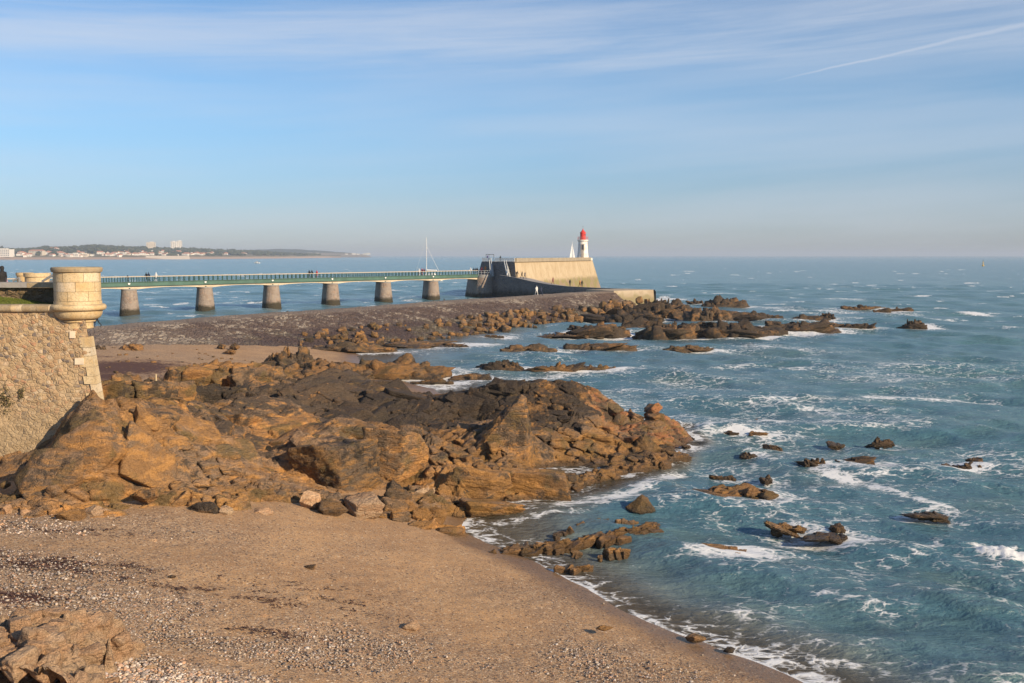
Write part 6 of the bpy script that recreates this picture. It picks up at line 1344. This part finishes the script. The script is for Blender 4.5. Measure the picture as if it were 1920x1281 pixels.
block(134, 152, 476, 482, 'beach_building', 'low white building on the far beach front, left of a pair', HW[0], 2, 6)
block(154, 168, 476.5, 482, 'beach_building', 'low cream building on the far beach front, right of a pair', HW[1], 2, 5)
sw = [at_z(a, 486.3, 0) for a in (278, 354)]; A = [coast_at(a, b) for a, b in ((279, 481.5), (352, 481.5))]
mb = MB(); y_ = min(A[0][1], A[1][1])-20; mb.add([((277-960)/FPX*y_, y_-14, 0), ((356-960)/FPX*y_, y_+10, 0), ((352-960)/FPX*y_, y_+24, 9.5), ((276-960)/FPX*y_, y_, 9.5), ((352-960)/FPX*y_, y_+40, 9.5), ((276-960)/FPX*y_, y_+20, 9.5)], [(0, 1, 2, 3), (3, 2, 4, 5)])
tag(mb.build('sea_wall', concrete('pale_sea_wall', (.55, .48, .40), (.48, .42, .35))), 'pale sloping sea wall below the far houses', 'sea wall')

# ------------------------------------------------------------------ haze, sky, sun
sdir = Vector((.76, -.65, 0)).normalized(); ELEV = R(24)
sv = Vector((sdir.x*math.cos(ELEV), sdir.y*math.cos(ELEV), math.sin(ELEV)))
sun = bpy.data.lights.new('sun', 'SUN'); sun.energy = 5.0; sun.angle = R(.5); sun.color = (1.0, .78, .52)
so = bpy.data.objects.new('sun', sun); COL.objects.link(so); so.rotation_euler = sv.to_track_quat('Z', 'Y').to_euler(); so.location = (60, -60, 60)
mhz, nt = new_mat('haze_air'); vol = nd(nt, 'VolumePrincipled', {'Color': (.64, .76, .92, 1), 'Density': HAZE_D, 'Anisotropy': .0}); o = nd(nt, 'OutputMaterial'); nt.links.new(vol.outputs[0], o.inputs['Volume'])
hb = MB().box((0, 0, 36), (110000, 110000, 86)).build('haze', mhz); tag(hb, 'thin sea haze over the bay', 'haze', kind='stuff'); hb.display_type = 'WIRE'
w = bpy.data.worlds.new('World'); S.world = w; w.use_nodes = True; nt = w.node_tree; nt.nodes.clear()
sky = nd(nt, 'TexSky', sky_type='NISHITA', sun_disc=False, sun_elevation=ELEV, sun_rotation=math.atan2(sdir.x, sdir.y), altitude=0, air_density=1.0, dust_density=.25, ozone_density=3.0)
tc = nd(nt, 'TexCoord').outputs['Generated']; dz = sepz(nt, tc)
tv = scalev(nt, tc, (1, 1, 1), rot=(0, R(3), 0))
c1 = noise(nt, warp(nt, scalev(nt, tv, (1.8, 1.8, 24)), .8, .5), 1.0, 6, .6, .3); c2 = noise(nt, scalev(nt, tv, (5, 5, 120)), 1.0, 5, .65, .6); c3 = noise(nt, scalev(nt, tv, (1.2, 1.2, 14), (3, 1, 2)), 1.0, 3)
up = mth(nt, 'MULTIPLY', step(nt, dz, .150, .195), step(nt, dz, .275, .215, .25, 1))
cl = mth(nt, 'MULTIPLY', up, step(nt, mth(nt, 'ADD', mth(nt, 'MULTIPLY', c1, .7), mth(nt, 'MULTIPLY', c2, .22)), .26, .68))
lowc = mth(nt, 'MULTIPLY', step(nt, mth(nt, 'ADD', mth(nt, 'MULTIPLY', c3, .7), mth(nt, 'MULTIPLY', c1, .3)), .42, .68), .35)
cl = mth(nt, 'MAXIMUM', mth(nt, 'MULTIPLY', cl, .62), lowc)
d1 = Vector(ray(1475, 147)).normalized(); d2 = Vector(ray(1920, 46)).normalized(); nn_ = d1.cross(d2).normalized(); al = (d2-d1).normalized(); s1, s2 = d1.dot(al), d2.dot(al)
dist = mth(nt, 'ADD', nd(nt, 'VectorMath', {0: tc, 1: nn_}, operation='DOT_PRODUCT').outputs['Value'], mth(nt, 'MULTIPLY', mth(nt, 'SUBTRACT', noise(nt, tc, 26, 4), .5), .004))
dist = mth(nt, 'ABSOLUTE', dist); al_ = nd(nt, 'VectorMath', {0: tc, 1: al}, operation='DOT_PRODUCT').outputs['Value']
trail = mth(nt, 'MULTIPLY', step(nt, dist, mth(nt, 'MULTIPLY', step(nt, al_, s1, s2+.05, .0022, .0068), 1.0), 0), step(nt, al_, s1-.07, s1+.06))
cl = mth(nt, 'MAXIMUM', cl, mth(nt, 'MULTIPLY', trail, .58))
skc = mixc(nt, 1.0, sky.outputs[0], mixc(nt, step(nt, dz, -.02, .17), (.62, .68, .93), (.80, 1.0, 1.17)), 'MULTIPLY')
bgc = mixc(nt, cl, skc, (6.2, 6.6, 7.4))
bg = nd(nt, 'Background', {0: bgc, 1: .078}); o = nd(nt, 'OutputWorld'); nt.links.new(bg.outputs[0], o.inputs[0])
S.view_settings.view_transform = 'Standard'; S.view_settings.look = 'None'; S.view_settings.exposure = .5; S.view_settings.gamma = 1; S.view_settings.use_curve_mapping = False
S.render.engine = 'CYCLES'; S.cycles.use_denoising = True; S.cycles.denoiser = "OPENIMAGEDENOISE"; S.cycles.denoising_input_passes = "RGB_ALBEDO_NORMAL"; S.cycles.denoising_prefilter = "ACCURATE"; S.cycles.denoising_quality = "HIGH"; S.cycles.max_bounces = 6; S.cycles.volume_bounces = 0; S.cycles.transparent_max_bounces = 8
S.cycles.caustics_reflective = False; S.cycles.caustics_refractive = False; S.cycles.sample_clamp_indirect = 4; S.cycles.sample_clamp_direct = 7
